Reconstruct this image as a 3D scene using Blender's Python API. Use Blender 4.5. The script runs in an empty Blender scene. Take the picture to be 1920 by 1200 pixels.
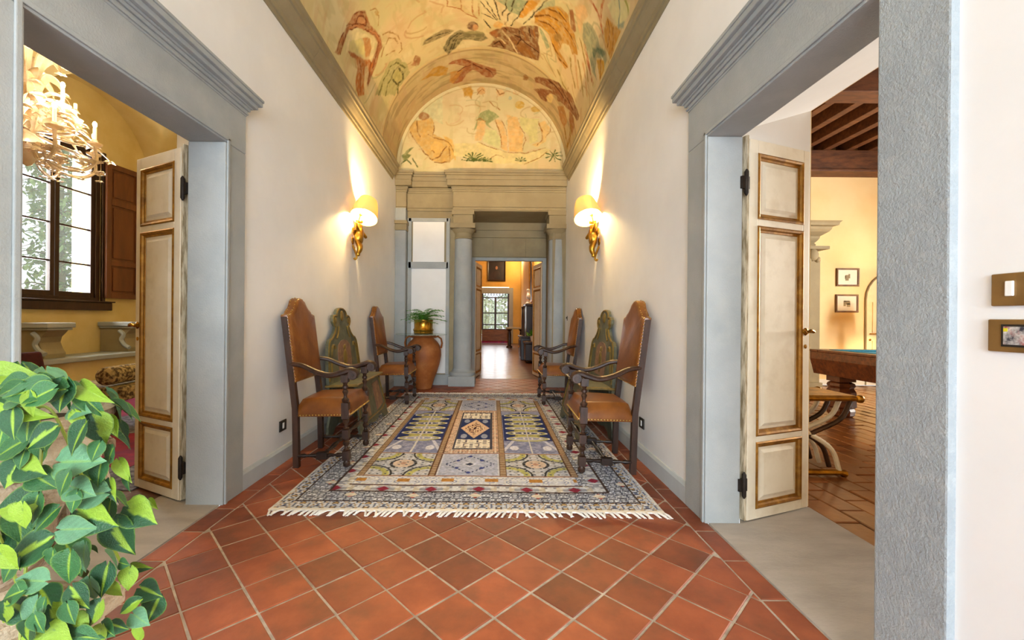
import bpy, bmesh, math, random
import numpy as np
from mathutils import Vector, Matrix

random.seed(7)
R_ = random.Random(11)
SC = bpy.context.scene
COL = SC.collection
PI = math.pi

# ------------------------------------------------------------------ camera
cam_d = bpy.data.cameras.new('camera'); cam = bpy.data.objects.new('camera', cam_d); COL.objects.link(cam)
cam.location = (0, 0, 1.15)
cam.rotation_euler = (PI/2, math.radians(-0.48), 0)
cam_d.sensor_width = 36; cam_d.lens = 787/1920*36
cam_d.shift_x = 37/1920; cam_d.shift_y = -3/1920
cam_d.clip_start = 0.05; cam_d.clip_end = 200
SC.camera = cam

# ------------------------------------------------------------------ sky, exposure, daylight
SC.view_settings.view_transform = 'Standard'; SC.view_settings.look = 'None'
SC.view_settings.gamma = 1; SC.view_settings.use_curve_mapping = False
SC.view_settings.exposure = 1.5
w = bpy.data.worlds.new('sky'); SC.world = w; w.use_nodes = True
bgn = w.node_tree.nodes['Background']; bgn.inputs[0].default_value = (0.86, 0.93, 1.0, 1); bgn.inputs[1].default_value = 0.6

def area(name, loc, rot, sx, sy, power, color=(1, 1, 1), spread=180):
    d = bpy.data.lights.new(name, 'AREA'); d.shape = 'RECTANGLE'; d.size = sx; d.size_y = sy
    d.energy = power; d.color = color; d.spread = math.radians(spread)
    o = bpy.data.objects.new(name, d); o.location = loc; o.rotation_euler = rot; COL.objects.link(o); return o
def point(name, loc, power, color=(1, .72, .4), r=.03):
    d = bpy.data.lights.new(name, 'POINT'); d.energy = power; d.color = color; d.shadow_soft_size = r
    o = bpy.data.objects.new(name, d); o.location = loc; COL.objects.link(o); return o
# daylight entering through the open loggia end behind the photographer
area('daylight_loggia', (-.2, -4.6, 1.55), (PI/2, 0, 0), 2.8, 2.9, 172, (.80, .91, 1.0))
# daylight outside the salon window (left room), an added, unseen games room window (right room) and the far glazed door
area('daylight_salon_window', (-6.7, 5.75, 2.5), (0, -PI/2, 0), 2.2, 1.3, 130, (.95, .98, 1.0))
area('added_games_daylight', (8.7, 4.2, 2.1), (0, PI/2, 0), 2.0, 1.6, 330, (1, .93, .82))
area('daylight_far_door', (.05, 20.3, 1.6), (PI/2, 0, PI), 1.3, 2.2, 30, (.95, .98, 1.0))

# ------------------------------------------------------------------ colour and materials
def lin(h):
    h = h.lstrip('#'); v = [int(h[i:i+2], 16)/255 for i in (0, 2, 4)]
    return [x/12.92 if x <= .04045 else ((x+.055)/1.055)**2.4 for x in v]
def L4(h): return (*lin(h), 1)
MATS = {}
def mat(name, c1, c2=None, scale=6, rough=.6, metal=0, bump=0, bscale=60, c3=None, s3=2, f3=.5, rand=0, coat=0,
        attr=False, stretch=None, spec=.5, bdist=.004, detail=5, lo=.35, hi=.65, alpha=None, trans=0, emit=None, estr=0, ior=1.45, gen=False):
    m = bpy.data.materials.new(name); m.use_nodes = True; nt = m.node_tree; N = nt.nodes; K = nt.links
    b = N['Principled BSDF']
    b.inputs['Roughness'].default_value = rough; b.inputs['Metallic'].default_value = metal
    b.inputs['Coat Weight'].default_value = coat; b.inputs['Coat Roughness'].default_value = .12
    b.inputs['Specular IOR Level'].default_value = spec; b.inputs['IOR'].default_value = ior
    b.inputs['Transmission Weight'].default_value = trans
    tc = N.new('ShaderNodeTexCoord'); src = tc.outputs['Object']
    if stretch:
        mp = N.new('ShaderNodeMapping'); mp.inputs['Scale'].default_value = stretch
        K.new(src, mp.inputs[0]); src = mp.outputs[0]
    oi = N.new('ShaderNodeObjectInfo')
    if rand:
        ad = N.new('ShaderNodeVectorMath'); ad.operation = 'ADD'
        mu = N.new('ShaderNodeMath'); mu.operation = 'MULTIPLY'; mu.inputs[1].default_value = 37
        K.new(oi.outputs['Random'], mu.inputs[0]); K.new(src, ad.inputs[0]); K.new(mu.outputs[0], ad.inputs[1]); src = ad.outputs[0]
    col = None
    if attr:
        a = N.new('ShaderNodeAttribute'); a.attribute_name = 'Col'; col = a.outputs['Color']
    def noise(sc, d=detail):
        n = N.new('ShaderNodeTexNoise'); n.inputs['Scale'].default_value = sc; n.inputs['Detail'].default_value = d
        n.inputs['Roughness'].default_value = .6; K.new(src, n.inputs['Vector']); return n.outputs['Fac']
    def ramp(f, lo, hi):
        r = N.new('ShaderNodeMapRange'); r.inputs[1].default_value = lo; r.inputs[2].default_value = hi; K.new(f, r.inputs[0]); return r.outputs[0]
    def mix(a, b_, f, mode='MIX'):
        x = N.new('ShaderNodeMix'); x.data_type = 'RGBA'; x.blend_type = mode
        for s, v in ((x.inputs[6], a), (x.inputs[7], b_)):
            if isinstance(v, tuple): s.default_value = v
            else: K.new(v, s)
        if isinstance(f, float): x.inputs[0].default_value = f
        else: K.new(f, x.inputs[0])
        return x.outputs[2]
    if col is None: col = L4(c1)
    if c2: col = mix(col, L4(c2), ramp(noise(scale), lo, hi))
    if c3:
        f = ramp(noise(s3), .5, .72); g = N.new('ShaderNodeMath'); g.operation = 'MULTIPLY'; g.inputs[1].default_value = f3; K.new(f, g.inputs[0])
        col = mix(col, L4(c3), g.outputs[0])
    if rand:
        hs = N.new('ShaderNodeHueSaturation'); mr = N.new('ShaderNodeMapRange'); mr.inputs[3].default_value = 1-rand; mr.inputs[4].default_value = 1+rand
        K.new(oi.outputs['Random'], mr.inputs[0]); K.new(mr.outputs[0], hs.inputs['Value'])
        if isinstance(col, tuple): hs.inputs['Color'].default_value = col
        else: K.new(col, hs.inputs['Color'])
        col = hs.outputs[0]
    if isinstance(col, tuple): b.inputs['Base Color'].default_value = col
    else: K.new(col, b.inputs['Base Color'])
    if bump:
        bn = N.new('ShaderNodeBump'); bn.inputs['Strength'].default_value = bump; bn.inputs['Distance'].default_value = bdist
        K.new(noise(bscale, 4), bn.inputs['Height']); K.new(bn.outputs[0], b.inputs['Normal'])
    if emit:
        b.inputs['Emission Color'].default_value = L4(emit); b.inputs['Emission Strength'].default_value = estr
    if alpha is not None: b.inputs['Alpha'].default_value = alpha
    MATS[name] = m; return m

mat('plaster', '#eff0f0', '#e8e9e9', 1.6, .85, bump=.12, bscale=45, bdist=.003)
mat('plaster_near', '#efeeea', '#e8e8e5', 2, .85, bump=.35, bscale=38, bdist=.004)
mat('plaster_cream', '#f2dcae', '#ecd09a', 1.2, .85, bump=.1, bscale=40)
mat('plaster_ochre', '#d9c590', '#cbb274', 1.4, .85, bump=.1, bscale=30, c3='#e3cf96', s3=.9, f3=.6)
mat('plaster_yellow', '#dcb468', '#cda04e', 1.2, .8, bump=.1, bscale=30, c3='#e8bd62', s3=.7)
mat('stone', '#a7acad', '#999fa0', 2.2, .75, bump=.4, bscale=110, bdist=.005, c3='#b2b5b2', s3=5, f3=.5)
mat('stone_near', '#a3acb1', '#979fa4', 3, .85, bump=.7, bscale=120, bdist=.006, c3='#b5babb', s3=30, f3=.5)
mat('stone_warm_lit', '#978b6e', '#8a7d60', 1.7, .75, bump=.35, bscale=60, c3='#a39674', s3=3, f3=.6)  # grey stone with the tint of the warm light mixed into its colour
mat('threshold', '#b3aba2', '#a39b92', 3, .6, bump=.4, bscale=50, stretch=(1, 3, 1), c3='#8f8881', s3=2.5, f3=.5)
mat('terracotta', '#985031', '#803f26', 6, .52, bump=.35, bscale=26, bdist=.004, c3='#6b3f2a', s3=4.5, f3=.85, rand=.3, coat=0)
mat('terracotta_joined', '#9a4f2c', '#853f23', 2.2, .45, bump=.35, bscale=26, c3='#63301f', s3=1.6, f3=.7)
mat('terracotta_far', '#6f4a38', '#5a3728', 3, .32, bump=.8, bscale=4, bdist=.02, coat=.1)
mat('terracotta_games', '#946038', '#7c4c2c', 5, .3, bump=.5, bscale=18, c3='#6f4426', s3=3, f3=.7, rand=.2, coat=.2)
mat('grout', '#c2b8ac', '#9a9085', 14, .9, bump=.6, bscale=80)
mat('grout_dark', '#5d4a3c', '#4d3c30', 14, .8)
mat('cream_paint', '#e9e2cf', '#dfd6bf', 3, .5, bump=.12, bscale=40, c3='#b9a887', s3=7, f3=.35)
mat('cream_worn', '#d9cdb2', '#8d7c5e', 9, .6, stretch=(6, 6, .8), lo=.4, hi=.62)
mat('gilt', '#a8782c', '#7c5520', 10, .42, .55, bump=.3, bscale=60, c3='#c99a45', s3=14, f3=.8)
mat('gold', '#c4912f', '#8a5f1c', 14, .3, .85, bump=.2, bscale=50)
mat('brass', '#c79a3d', '#a87b28', 5, .22, .95)
mat('iron', '#2a2522', '#3a322c', 20, .6, .6, bump=.3)
mat('walnut', '#3f271a', '#281810', 7, .38, bump=.25, bscale=40, stretch=(3, 3, .6), c3='#5a3826', s3=4, f3=.4)
mat('walnut_dark', '#2b1a12', '#1d120c', 8, .35, bump=.2, stretch=(3, 3, .6))
mat('leather', '#87501f', '#6b3b17', 5, .3, bump=.25, bscale=30, c3='#a8702f', s3=3.5, f3=.7)  # lighter patches paint a sheen into the leather colour
mat('nail', '#d9b46a', None, rough=.25, metal=.9)
mat('painted_green', '#666a58', '#4e5344', 7, .55, bump=.3, bscale=40, c3='#7d7250', s3=9, f3=.7)
mat('painted_red', '#8d6a55', '#6f5646', 8, .55, bump=.25, bscale=50, c3='#b08f62', s3=12, f3=.8)
mat('painted_gold', '#8f7638', '#6b5a30', 12, .45, .3, bump=.3)
mat('shade', '#f4e2b4', None, rough=.9, emit='#ffcf7a', estr=1.1)
mat('bulb', '#fff2d0', None, rough=.5, emit='#ffd89a', estr=28)
mat('fern', '#548f28', '#356319', 6, .5, c3='#86b03c', s3=9)
mat('leaf', '#ffffff', None, rough=.36, attr=True, rand=.14, bump=.35, bscale=22, bdist=.01)
mat('stem', '#8a9c34', '#6f7a2a', 8, .5)
mat('urn_clay', '#a8642f', '#8d5024', 4, .55, bump=.45, bscale=14, bdist=.01, c3='#c08048', s3=5, f3=.6)
mat('pot_stone', '#b3a287', '#7f6c52', 9, .85, bump=1, bscale=24, bdist=.02, c3='#cdbfa8', s3=14, f3=.7)
mat('soil', '#3a2c20', None, rough=.95)
mat('glass', '#ffffff', None, rough=.02, trans=1, ior=1.45)
mat('glass_top', '#cfe4dd', None, rough=.03, trans=1, ior=1.4)
mat('crystal', '#ffe9c8', None, rough=.08, trans=.55, ior=1.5, emit='#ffcf8a', estr=.35)
mat('candle', '#f7e6bc', None, rough=.6, emit='#ffd28a', estr=.6)
mat('black_plastic', '#26211c', None, rough=.45)
mat('white_plastic', '#f3f3f0', None, rough=.4)
mat('plate_bronze', '#8b6a3a', '#7c5d31', 10, .42, .25, bump=.15, bscale=80)
mat('window_wood', '#3a2218', '#2a1710', 8, .4, stretch=(3, 3, .5))
mat('shutter_wood', '#6d3d1e', '#55301a', 6, .42, stretch=(3, 3, .5), c3='#8a5026', s3=3)
mat('beam_wood', '#6b3f22', '#4a2a17', 5, .6, bump=.4, bscale=30, stretch=(1, 4, 4), c3='#8b5a34', s3=2)
mat('beam_dark', '#3a2416', '#2a1a10', 5, .7)
mat('billiard_wood', '#6a3a20', '#45241a', 6, .3, stretch=(1, 5, 5), c3='#8a5230', s3=2)
mat('baize', '#22809c', '#1b7088', 30, .9)
mat('conifer', '#7f9a55', '#5a7a3c', 9, .7, c3='#a9bb7a', s3=12)
mat('shrub', '#b7c2a0', '#9aab80', 9, .8)
mat('baseboard', '#c0c8cc', '#b3bbbf', 3, .6)
mat('bark', '#5a4632', '#3a2c20', 9, .9)
mat('marble', '#e6e2da', '#cfcac0', 5, .4)
mat('paper', '#efe9da', None, rough=.8)
mat('frame_wood', '#7d5a36', '#5e4026', 9, .5)
mat('portrait', '#140d0c', '#26150f', 3, .5, c3='#3a2016', s3=1.4)
mat('skin_paint', '#a5714f', '#7d4f35', 3, .4)
mat('rug', '#ffffff', None, rough=.95, attr=True, bump=.5, bscale=220, bdist=.004, spec=.1)
mat('fringe', '#f3f1ec', '#e4e0d8', 60, .9, bump=.5, bscale=200)
mat('fresco', '#ffffff', None, rough=.85, attr=True, spec=.2)
mat('salon_rug', '#8a1c36', '#6f2a52', 3, .95, c3='#b03050', s3=5, f3=.6)
mat('salon_rug_border', '#4a4658', '#8a8894', 22, .95, c3='#1f2236', s3=30, f3=.8)
mat('mottled_fabric', '#b09a6a', '#4a3826', 26, .9, bump=.3, lo=.42, hi=.58)
mat('dark_red_fabric', '#4a1218', '#30090e', 9, .9)
mat('far_wood', '#8a5a30', '#6a4020', 4, .45, stretch=(1, 4, 4))
mat('white_paint', '#f0ede4', None, rough=.5)
mat('games_door', '#f3e3bf', '#ead5a6', 3, .55)
mat('curule_stripe', '#3a2a1c', '#d8c49a', 3, .4, stretch=(1, 14, 14), lo=.49, hi=.51, detail=0)
mat('ground', '#7f8a5a', '#6a7448', 2, .95)
mat('screen', '#3b3b45', '#d9d4cf', 60, .25, c3='#a03c3a', s3=45, f3=.9)
mat('lens_yellow', '#d8d030', None, rough=.4)

# ------------------------------------------------------------------ mesh builder
class MB:
    def __init__(s): s.v = []; s.f = []
    def add(s, vs, fs):
        o = len(s.v); s.v += [tuple(map(float, p)) for p in vs]; s.f += [tuple(i+o for i in f) for f in fs]; return s
    def box(s, x0, x1, y0, y1, z0, z1):
        if x0 > x1: x0, x1 = x1, x0
        if y0 > y1: y0, y1 = y1, y0
        if z0 > z1: z0, z1 = z1, z0
        return s.add([(x0, y0, z0), (x1, y0, z0), (x1, y1, z0), (x0, y1, z0), (x0, y0, z1), (x1, y0, z1), (x1, y1, z1), (x0, y1, z1)],
                     [(0, 3, 2, 1), (4, 5, 6, 7), (0, 1, 5, 4), (1, 2, 6, 5), (2, 3, 7, 6), (3, 0, 4, 7)])
    def prism(s, poly, axis, a, b):
        n = len(poly)
        def P(p, t):
            return {'x': (t, p[0], p[1]), 'y': (p[0], t, p[1]), 'z': (p[0], p[1], t)}[axis]
        return s.add([P(p, a) for p in poly]+[P(p, b) for p in poly],
                     [tuple(range(n))[::-1], tuple(range(n, 2*n))]+[(i, (i+1) % n, n+(i+1) % n, n+i) for i in range(n)])
    def lathe(s, prof, c=(0, 0, 0), seg=24, axis='z', a0=0, a1=2*PI):
        full = abs(a1-a0-2*PI) < 1e-6; k = seg if full else seg+1; vs = []; fs = []
        for r, h in prof:
            for i in range(k):
                a = a0+(a1-a0)*i/seg; p = (r*math.cos(a), r*math.sin(a), h)
                if axis == 'x': p = (h, p[0], p[1])
                elif axis == 'y': p = (p[0], h, p[1])
                vs.append((p[0]+c[0], p[1]+c[1], p[2]+c[2]))
        for j in range(len(prof)-1):
            for i in range(seg):
                i2 = (i+1) % k
                fs.append((j*k+i, j*k+i2, (j+1)*k+i2, (j+1)*k+i))
        if full:
            if prof[0][0] > 1e-6: fs.append(tuple(range(k))[::-1])
            if prof[-1][0] > 1e-6: fs.append(tuple(range((len(prof)-1)*k, len(prof)*k)))
        return s.add(vs, fs)
    def tube(s, pts, rad, seg=8, flat=1.0, up=None):
        pts = [Vector(p) for p in pts]; n = len(pts)
        if not hasattr(rad, '__len__'): rad = [rad]*n
        vs = []; fs = []; nrm = None
        for i, p in enumerate(pts):
            t = (pts[min(i+1, n-1)]-pts[max(i-1, 0)]).normalized()
            if nrm is None:
                u = Vector(up) if up else (Vector((0, 0, 1)) if abs(t.z) < .9 else Vector((1, 0, 0)))
                nrm = (u-t*u.dot(t)).normalized()
            else: nrm = (nrm-t*nrm.dot(t)).normalized()
            bi = t.cross(nrm)
            for k in range(seg):
                a = 2*PI*k/seg; q = p+nrm*math.cos(a)*rad[i]*flat+bi*math.sin(a)*rad[i]; vs.append(q)
        for i in range(n-1):
            for k in range(seg):
                k2 = (k+1) % seg; fs.append((i*seg+k, i*seg+k2, (i+1)*seg+k2, (i+1)*seg+k))
        fs.append(tuple(range(seg))[::-1]); fs.append(tuple(range((n-1)*seg, n*seg)))
        return s.add(vs, fs)
    def sphere(s, c, r, seg=10, rings=6, sc=(1, 1, 1)):
        vs = [(c[0], c[1], c[2]-r*sc[2])]; fs = []
        for j in range(1, rings):
            ph = -PI/2+PI*j/rings
            for i in range(seg):
                a = 2*PI*i/seg; vs.append((c[0]+r*sc[0]*math.cos(ph)*math.cos(a), c[1]+r*sc[1]*math.cos(ph)*math.sin(a), c[2]+r*sc[2]*math.sin(ph)))
        vs.append((c[0], c[1], c[2]+r*sc[2])); last = len(vs)-1
        for i in range(seg):
            i2 = (i+1) % seg
            fs.append((0, 1+i2, 1+i)); fs.append((last, last-seg+i, last-seg+i2))
            for j in range(rings-2): fs.append((1+j*seg+i, 1+j*seg+i2, 1+(j+1)*seg+i2, 1+(j+1)*seg+i))
        return s.add(vs, fs)
    def frame(s, u0, u1, v0, v1, prof, M, closed=True):
        """mitred moulding round a rectangle: prof = (inset, height) points, M maps (u, v, h) to 3D"""
        k = len(prof); vs = []; fs = []
        for d, h in prof:
            for u, v in ((u0+d, v0+d), (u1-d, v0+d), (u1-d, v1-d), (u0+d, v1-d)): vs.append(M(u, v, h))
        for j in range(k-1 if not closed else k):
            a = j*4; b = ((j+1) % k)*4
            for i in range(4): fs.append((a+i, a+(i+1) % 4, b+(i+1) % 4, b+i))
        return s.add(vs, fs)

def finish(me, smooth, bevel, bseg=2, ang=35):
    bm = bmesh.new(); bm.from_mesh(me)
    bmesh.ops.recalc_face_normals(bm, faces=bm.faces)
    if bevel:
        ed = [e for e in bm.edges if len(e.link_faces) == 2 and e.calc_face_angle(0) > math.radians(30)]
        bmesh.ops.bevel(bm, geom=ed, offset=bevel, segments=bseg, profile=.6, affect='EDGES', clamp_overlap=True)
    if smooth:
        th = math.radians(ang)
        for f in bm.faces: f.smooth = True
        for e in bm.edges:
            if len(e.link_faces) == 2 and e.calc_face_angle(0) > th: e.smooth = False
    bm.to_mesh(me); bm.free()
def mesh(name, mb, smooth=False, bevel=0, bseg=2, ang=35):
    me = bpy.data.meshes.new(name); me.from_pydata(mb.v, [], mb.f); me.update(); finish(me, smooth, bevel, bseg, ang); return me
def link(name, me, m, parent=None):
    o = bpy.data.objects.new(name, me); COL.objects.link(o)
    if m is not None and (len(me.materials) == 0): me.materials.append(MATS[m] if isinstance(m, str) else m)
    if parent is not None: o.parent = parent
    return o
def obj(name, mb, m, parent=None, smooth=False, bevel=0, bseg=2, ang=35):
    return link(name, mesh(name, mb, smooth, bevel, bseg, ang), m, parent)
def empty(name, loc=(0, 0, 0), rz=0, label=None, cat=None, group=None, kind=None):
    o = bpy.data.objects.new(name, None); COL.objects.link(o); o.location = loc; o.rotation_euler = (0, 0, rz); o.empty_display_size = .1
    return tag(o, label, cat, group, kind)
def tag(o, label=None, cat=None, group=None, kind=None):
    if label: o['label'] = label
    if cat: o['category'] = cat
    if group: o['group'] = group
    if kind: o['kind'] = kind
    return o
def struct(o, label, cat): return tag(o, label, cat, kind='structure')
def copy_tree(o, parent=None):
    c = o.copy(); COL.objects.link(c)
    if parent is not None: c.parent = parent
    for ch in list(o.children): copy_tree(ch, c)
    return c
def curve_pts(ctrl, n=24):
    """Catmull-Rom through control points"""
    P = [Vector(c) for c in ctrl]; P = [2*P[0]-P[1]]+P+[2*P[-1]-P[-2]]; out = []
    segs = len(P)-3; per = max(2, n//segs)
    for i in range(segs):
        a, b, c, d = P[i:i+4]
        for k in range(per):
            t = k/per
            out.append(.5*((2*b)+(c-a)*t+(2*a-5*b+4*c-d)*t*t+(3*b-a-3*c+d)*t**3))
    out.append(P[-2]); return out
# thin glass that lets light through, and translucent shade fabric
mat('pane', '#e6f2ee', None, rough=.03, alpha=.12, spec=.6)
mat('glass_top', '#9fc4b8', None, rough=.03, alpha=.4, spec=.7)
def translucent(name, hexc, f=.55):
    m = bpy.data.materials.new(name); m.use_nodes = True; nt = m.node_tree; N = nt.nodes; N.remove(N['Principled BSDF'])
    d = N.new('ShaderNodeBsdfDiffuse'); t = N.new('ShaderNodeBsdfTranslucent'); x = N.new('ShaderNodeMixShader')
    d.inputs[0].default_value = L4(hexc); t.inputs[0].default_value = L4(hexc); x.inputs[0].default_value = f
    nt.links.new(d.outputs[0], x.inputs[1]); nt.links.new(t.outputs[0], x.inputs[2]); nt.links.new(x.outputs[0], N['Material Output'].inputs[0])
    MATS[name] = m
translucent('shade', '#ecd298', .22)
mat('crystal', '#fff1dc', '#f3dcb8', 20, .12, trans=.35, ior=1.45)

XL, XR, ZC, ZT = -1.649, 1.233, 3.40, 3.64       # corridor faces, cornice bottom and top
XC, RV, ZS, YE = -.208, 1.44, 3.70, 7.10         # vault centre, radius, springing, end
YB = -5.0                                        # open loggia end behind the photographer
WL, WR = -2.10, 1.96                             # room faces of the corridor walls

# ------------------------------------------------------------------ corridor walls
LD0, LD1, LDH = 1.453, 2.548, 2.21               # left opening
RD0, RD1, RDH = 1.326, 2.372, 2.19               # right opening
wl = MB()
wl.prism([(XL, YB), (XL, LD0-.21), (-1.855, LD0-.21), (-1.855, LD0-.02), (WL, LD0-.2), (WL, YB)], 'z', 0, 3.74)
wl.prism([(XL, LD1+.208), (XL, YE), (WL, YE), (WL, LD1+.235), (-1.87, LD1+.095), (-1.855, LD1+.095), (-1.855, LD1+.208)], 'z', 0, 3.74)
wl.prism([(XL, LDH+.235), (-1.855, LDH+.235), (-1.855, LDH+.05), (WL, LDH+.25), (WL, 3.74), (XL, 3.74)], 'y', LD0-.21, LD1+.208)
wall_left = struct(obj('wall_left', wl, 'plaster'), 'white plastered corridor wall on the left with the doorway to the salon', 'wall')
wr = MB()
wr.prism([(XR, YB), (XR, RD0-.213), (1.41, RD0-.213), (1.41, RD0-.02), (WR, RD0-.22), (WR, YB)], 'z', 0, 3.74)
wr.prism([(XR, RD1+.245), (XR, YE), (WR, YE), (WR, RD1+.225), (1.44, RD1+.06), (1.41, RD1+.06), (1.41, RD1+.245)], 'z', 0, 3.74)
wr.prism([(XR, RDH+.25), (1.41, RDH+.25), (1.41, RDH+.05), (WR, RDH+.26), (WR, 3.74), (XR, 3.74)], 'y', RD0-.22, RD1+.245)
wall_right = struct(obj('wall_right', wr, 'plaster'), 'white plastered corridor wall on the right with the doorway to the games room', 'wall')

# baseboards
def baseboard(name, x, s, y0, y1, label):
    b = MB(); b.prism([(x, 0), (x+s*.018, 0), (x+s*.018, .105), (x+s*.008, .125), (x, .13)], 'y', y0, y1)
    return struct(obj(name, b, 'baseboard'), label, 'baseboard')
baseboard('baseboard_left', XL, 1, LD1+.21, 6.98, 'pale grey baseboard along the left corridor wall')
baseboard('baseboard_right', XR, -1, RD1+.247, 6.98, 'pale grey baseboard along the right corridor wall')

# stone door frames: jambs, lintel with bead and cornice
def door_frame(name, x, s, y0, y1, h, wn, wf, deep, label, near_mat):
    root = struct(empty(name), label, 'door frame')
    fx = x-s*.022                                # face stands proud of the plaster
    dx = x+s*deep
    def jamb(ya, yb, m):
        j = MB(); j.prism([(fx, ya), (fx, yb), (dx, yb), (dx, ya)], 'z', 0, h)
        return obj('jamb', j, m, root, bevel=.006)
    jamb(y0-wn, y0, near_mat); jamb(y1, y1+wf, 'stone')
    l = MB(); l.prism([(fx, h+.001), (fx, h+.25), (dx, h+.25), (dx, h+.001)], 'y', y0-wn, y1+wf)
    obj('lintel', l, 'stone', root, bevel=.005)
    # inner bead round the opening
    for (ya, yb) in ((y1+.012, y1+.034),)+(((y0-.034, y0-.012),) if near_mat == 'stone' else ()):
        b = MB(); b.prism([(fx-s*.009, ya), (fx-s*.009, yb), (fx+s*.001, yb), (fx+s*.001, ya)], 'z', 0, h+.03); obj('bead', b, 'stone' if ya > y1 else near_mat, root, bevel=.004)
    b = MB(); b.prism([(fx-s*.009, h+.012), (fx-s*.009, h+.034), (fx+s*.001, h+.034), (fx+s*.001, h+.012)], 'y', y0-.034 if near_mat == 'stone' else y0, y1+.034); obj('bead', b, 'stone', root, bevel=.004)
    # cornice with returned ends: stacked mouldings
    steps = [(.004, .25, .262), (.012, .262, .276), (.008, .276, .288), (.020, .288, .306), (.030, .306, .318), (.052, .318, .345), (.072, .345, .375), (.078, .375, .392)]
    c = MB()
    for q, a, b_ in steps:
        c.box(fx-s*q, x+s*.02, y0-wn-q, y1+wf+q, h+a-.001, h+b_)
    obj('cornice', c, 'stone', root, bevel=.003, bseg=1)
    return root
door_frame('trim_1', XL, -1, LD0, LD1, LDH, .208, .208, .206, 'grey stone frame with a moulded cornice round the left doorway', 'stone')
door_frame('trim_2', XR, 1, RD0, RD1, RDH, .213, .243, .175, 'grey stone frame with a moulded cornice round the right doorway', 'stone_near')

# thresholds
t = MB(); t.prism([(XL, LD0), (XL, LD1), (-1.86, LD1), (-1.87, LD1+.09), (WL, LD1+.225), (WL, LD0-.19), (-1.86, LD0-.02)], 'z', -.05, .004)
struct(obj('trim_3', t, 'threshold'), 'worn grey stone threshold slab in the left doorway', 'threshold')
t = MB(); t.prism([(XR, RD0), (XR, RD1), (1.41, RD1), (1.44, RD1+.055), (WR, RD1+.215), (WR, RD0-.21), (1.41, RD0-.02)], 'z', -.05, .004)
struct(obj('trim_4', t, 'threshold'), 'worn grey stone threshold slab in the right doorway', 'threshold')

# ------------------------------------------------------------------ corridor floor: diagonal tiles with a brick border
fl = MB(); fl.box(XL, XR, YB, 8.0, -.06, -.0035)
floor = struct(obj('floor', fl, 'grout'), 'terracotta corridor floor of diagonal square tiles with brick borders', 'floor')
BL, BR = -1.527, 1.117
def clip(poly, x, keep_less):
    out = []
    for i in range(len(poly)):
        p, q = poly[i], poly[(i+1) % len(poly)]
        ip = (p[0] <= x) if keep_less else (p[0] >= x); iq = (q[0] <= x) if keep_less else (q[0] >= x)
        if ip: out.append(p)
        if ip != iq:
            k = (x-p[0])/(q[0]-p[0]); out.append((x, p[1]+k*(q[1]-p[1])))
    return out
def clipy(poly, y, less):
    return [(b, a) for a, b in clip([(b, a) for a, b in poly], y, less)]
def inset(poly, d):
    n = len(poly); out = []
    for i in range(n):
        a, b, c = Vector(poly[i-1]), Vector(poly[i]), Vector(poly[(i+1) % n])
        e1 = (b-a).normalized(); e2 = (c-b).normalized(); n1 = Vector((-e1.y, e1.x)); n2 = Vector((-e2.y, e2.x))
        k = 1+n1.dot(n2)
        out.append(tuple(b+(n1+n2)*(d/max(k, .25))))
    return out
def parea(poly): return .5*sum(poly[i-1][0]*poly[i][1]-poly[i][0]*poly[i-1][1] for i in range(len(poly)))
def slab(mb, poly, z0, z1, bev=.004):
    n = len(poly); top = inset(poly, bev)
    mb.add([(x, y, z0) for x, y in poly]+[(x, y, z1-bev*.8) for x, y in poly]+[(x, y, z1) for x, y in top],
           [(i, (i+1) % n, n+(i+1) % n, n+i) for i in range(n)]+[(n+i, n+(i+1) % n, 2*n+(i+1) % n, 2*n+i) for i in range(n)]+[tuple(range(2*n, 3*n))])
TS = .2155; ang = math.radians(44.2); E1 = (TS*math.cos(ang), TS*math.sin(ang)); E2 = (TS*math.sin(ang), -TS*math.cos(ang)); O = (.021, 1.92)
full = []; cut = []
for i in range(-70, 70):
    for j in range(-70, 70):
        cx = O[0]+E1[0]*(i+.5)+E2[0]*(j+.5); cy = O[1]+E1[1]*(i+.5)+E2[1]*(j+.5)
        if cx < BL-.2 or cx > BR+.2 or cy < YB or cy > 8.1: continue
        q = [(cx+(a*E1[0]+b*E2[0])*.5, cy+(a*E1[1]+b*E2[1])*.5) for a, b in ((-1, -1), (1, -1), (1, 1), (-1, 1))]
        if parea(q) < 0: q = q[::-1]
        p = clipy(clip(clip(q, BL, False), BR, True), 7.99, True)
        if len(p) < 3 or abs(parea(p)) < .0009: continue
        (full if abs(parea(p)-TS*TS) < 1e-6 else cut).append((cx, cy, p))
def individual(cx, cy): return (0.55 < cy < 3.0) or (3.0 <= cy < 4.6 and (cx < -1.15 or cx > .9)) or (6.2 < cy < 6.9)
rest = MB(); tm = []
for k in range(3):
    b = MB(); h = TS/2-.0055+.0006*k
    hx = [(a*h/TS*2*E1[0]*.5+c*h/TS*2*E2[0]*.5, a*h/TS*2*E1[1]*.5+c*h/TS*2*E2[1]*.5) for a, c in ((-1, -1), (1, -1), (1, 1), (-1, 1))]
    if parea(hx) < 0: hx = hx[::-1]
    slab(b, hx, -.014, 0, .0035); tm.append(mesh('tile', b))
rt = random.Random(3)
ntile = 0
for cx, cy, p in full:
    if individual(cx, cy) and ntile < 230:
        o = link('tile', tm[rt.randrange(3)], 'terracotta', floor); ntile += 1
        o.location = (cx, cy, rt.uniform(-.001, .0015)); o.rotation_euler = (rt.uniform(-.006, .006), rt.uniform(-.006, .006), rt.choice((0, 1, 2, 3))*PI/2+rt.uniform(-.01, .01))
    else: slab(rest, inset(p, .0045), -.014, rt.uniform(-.001, .001))
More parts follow.
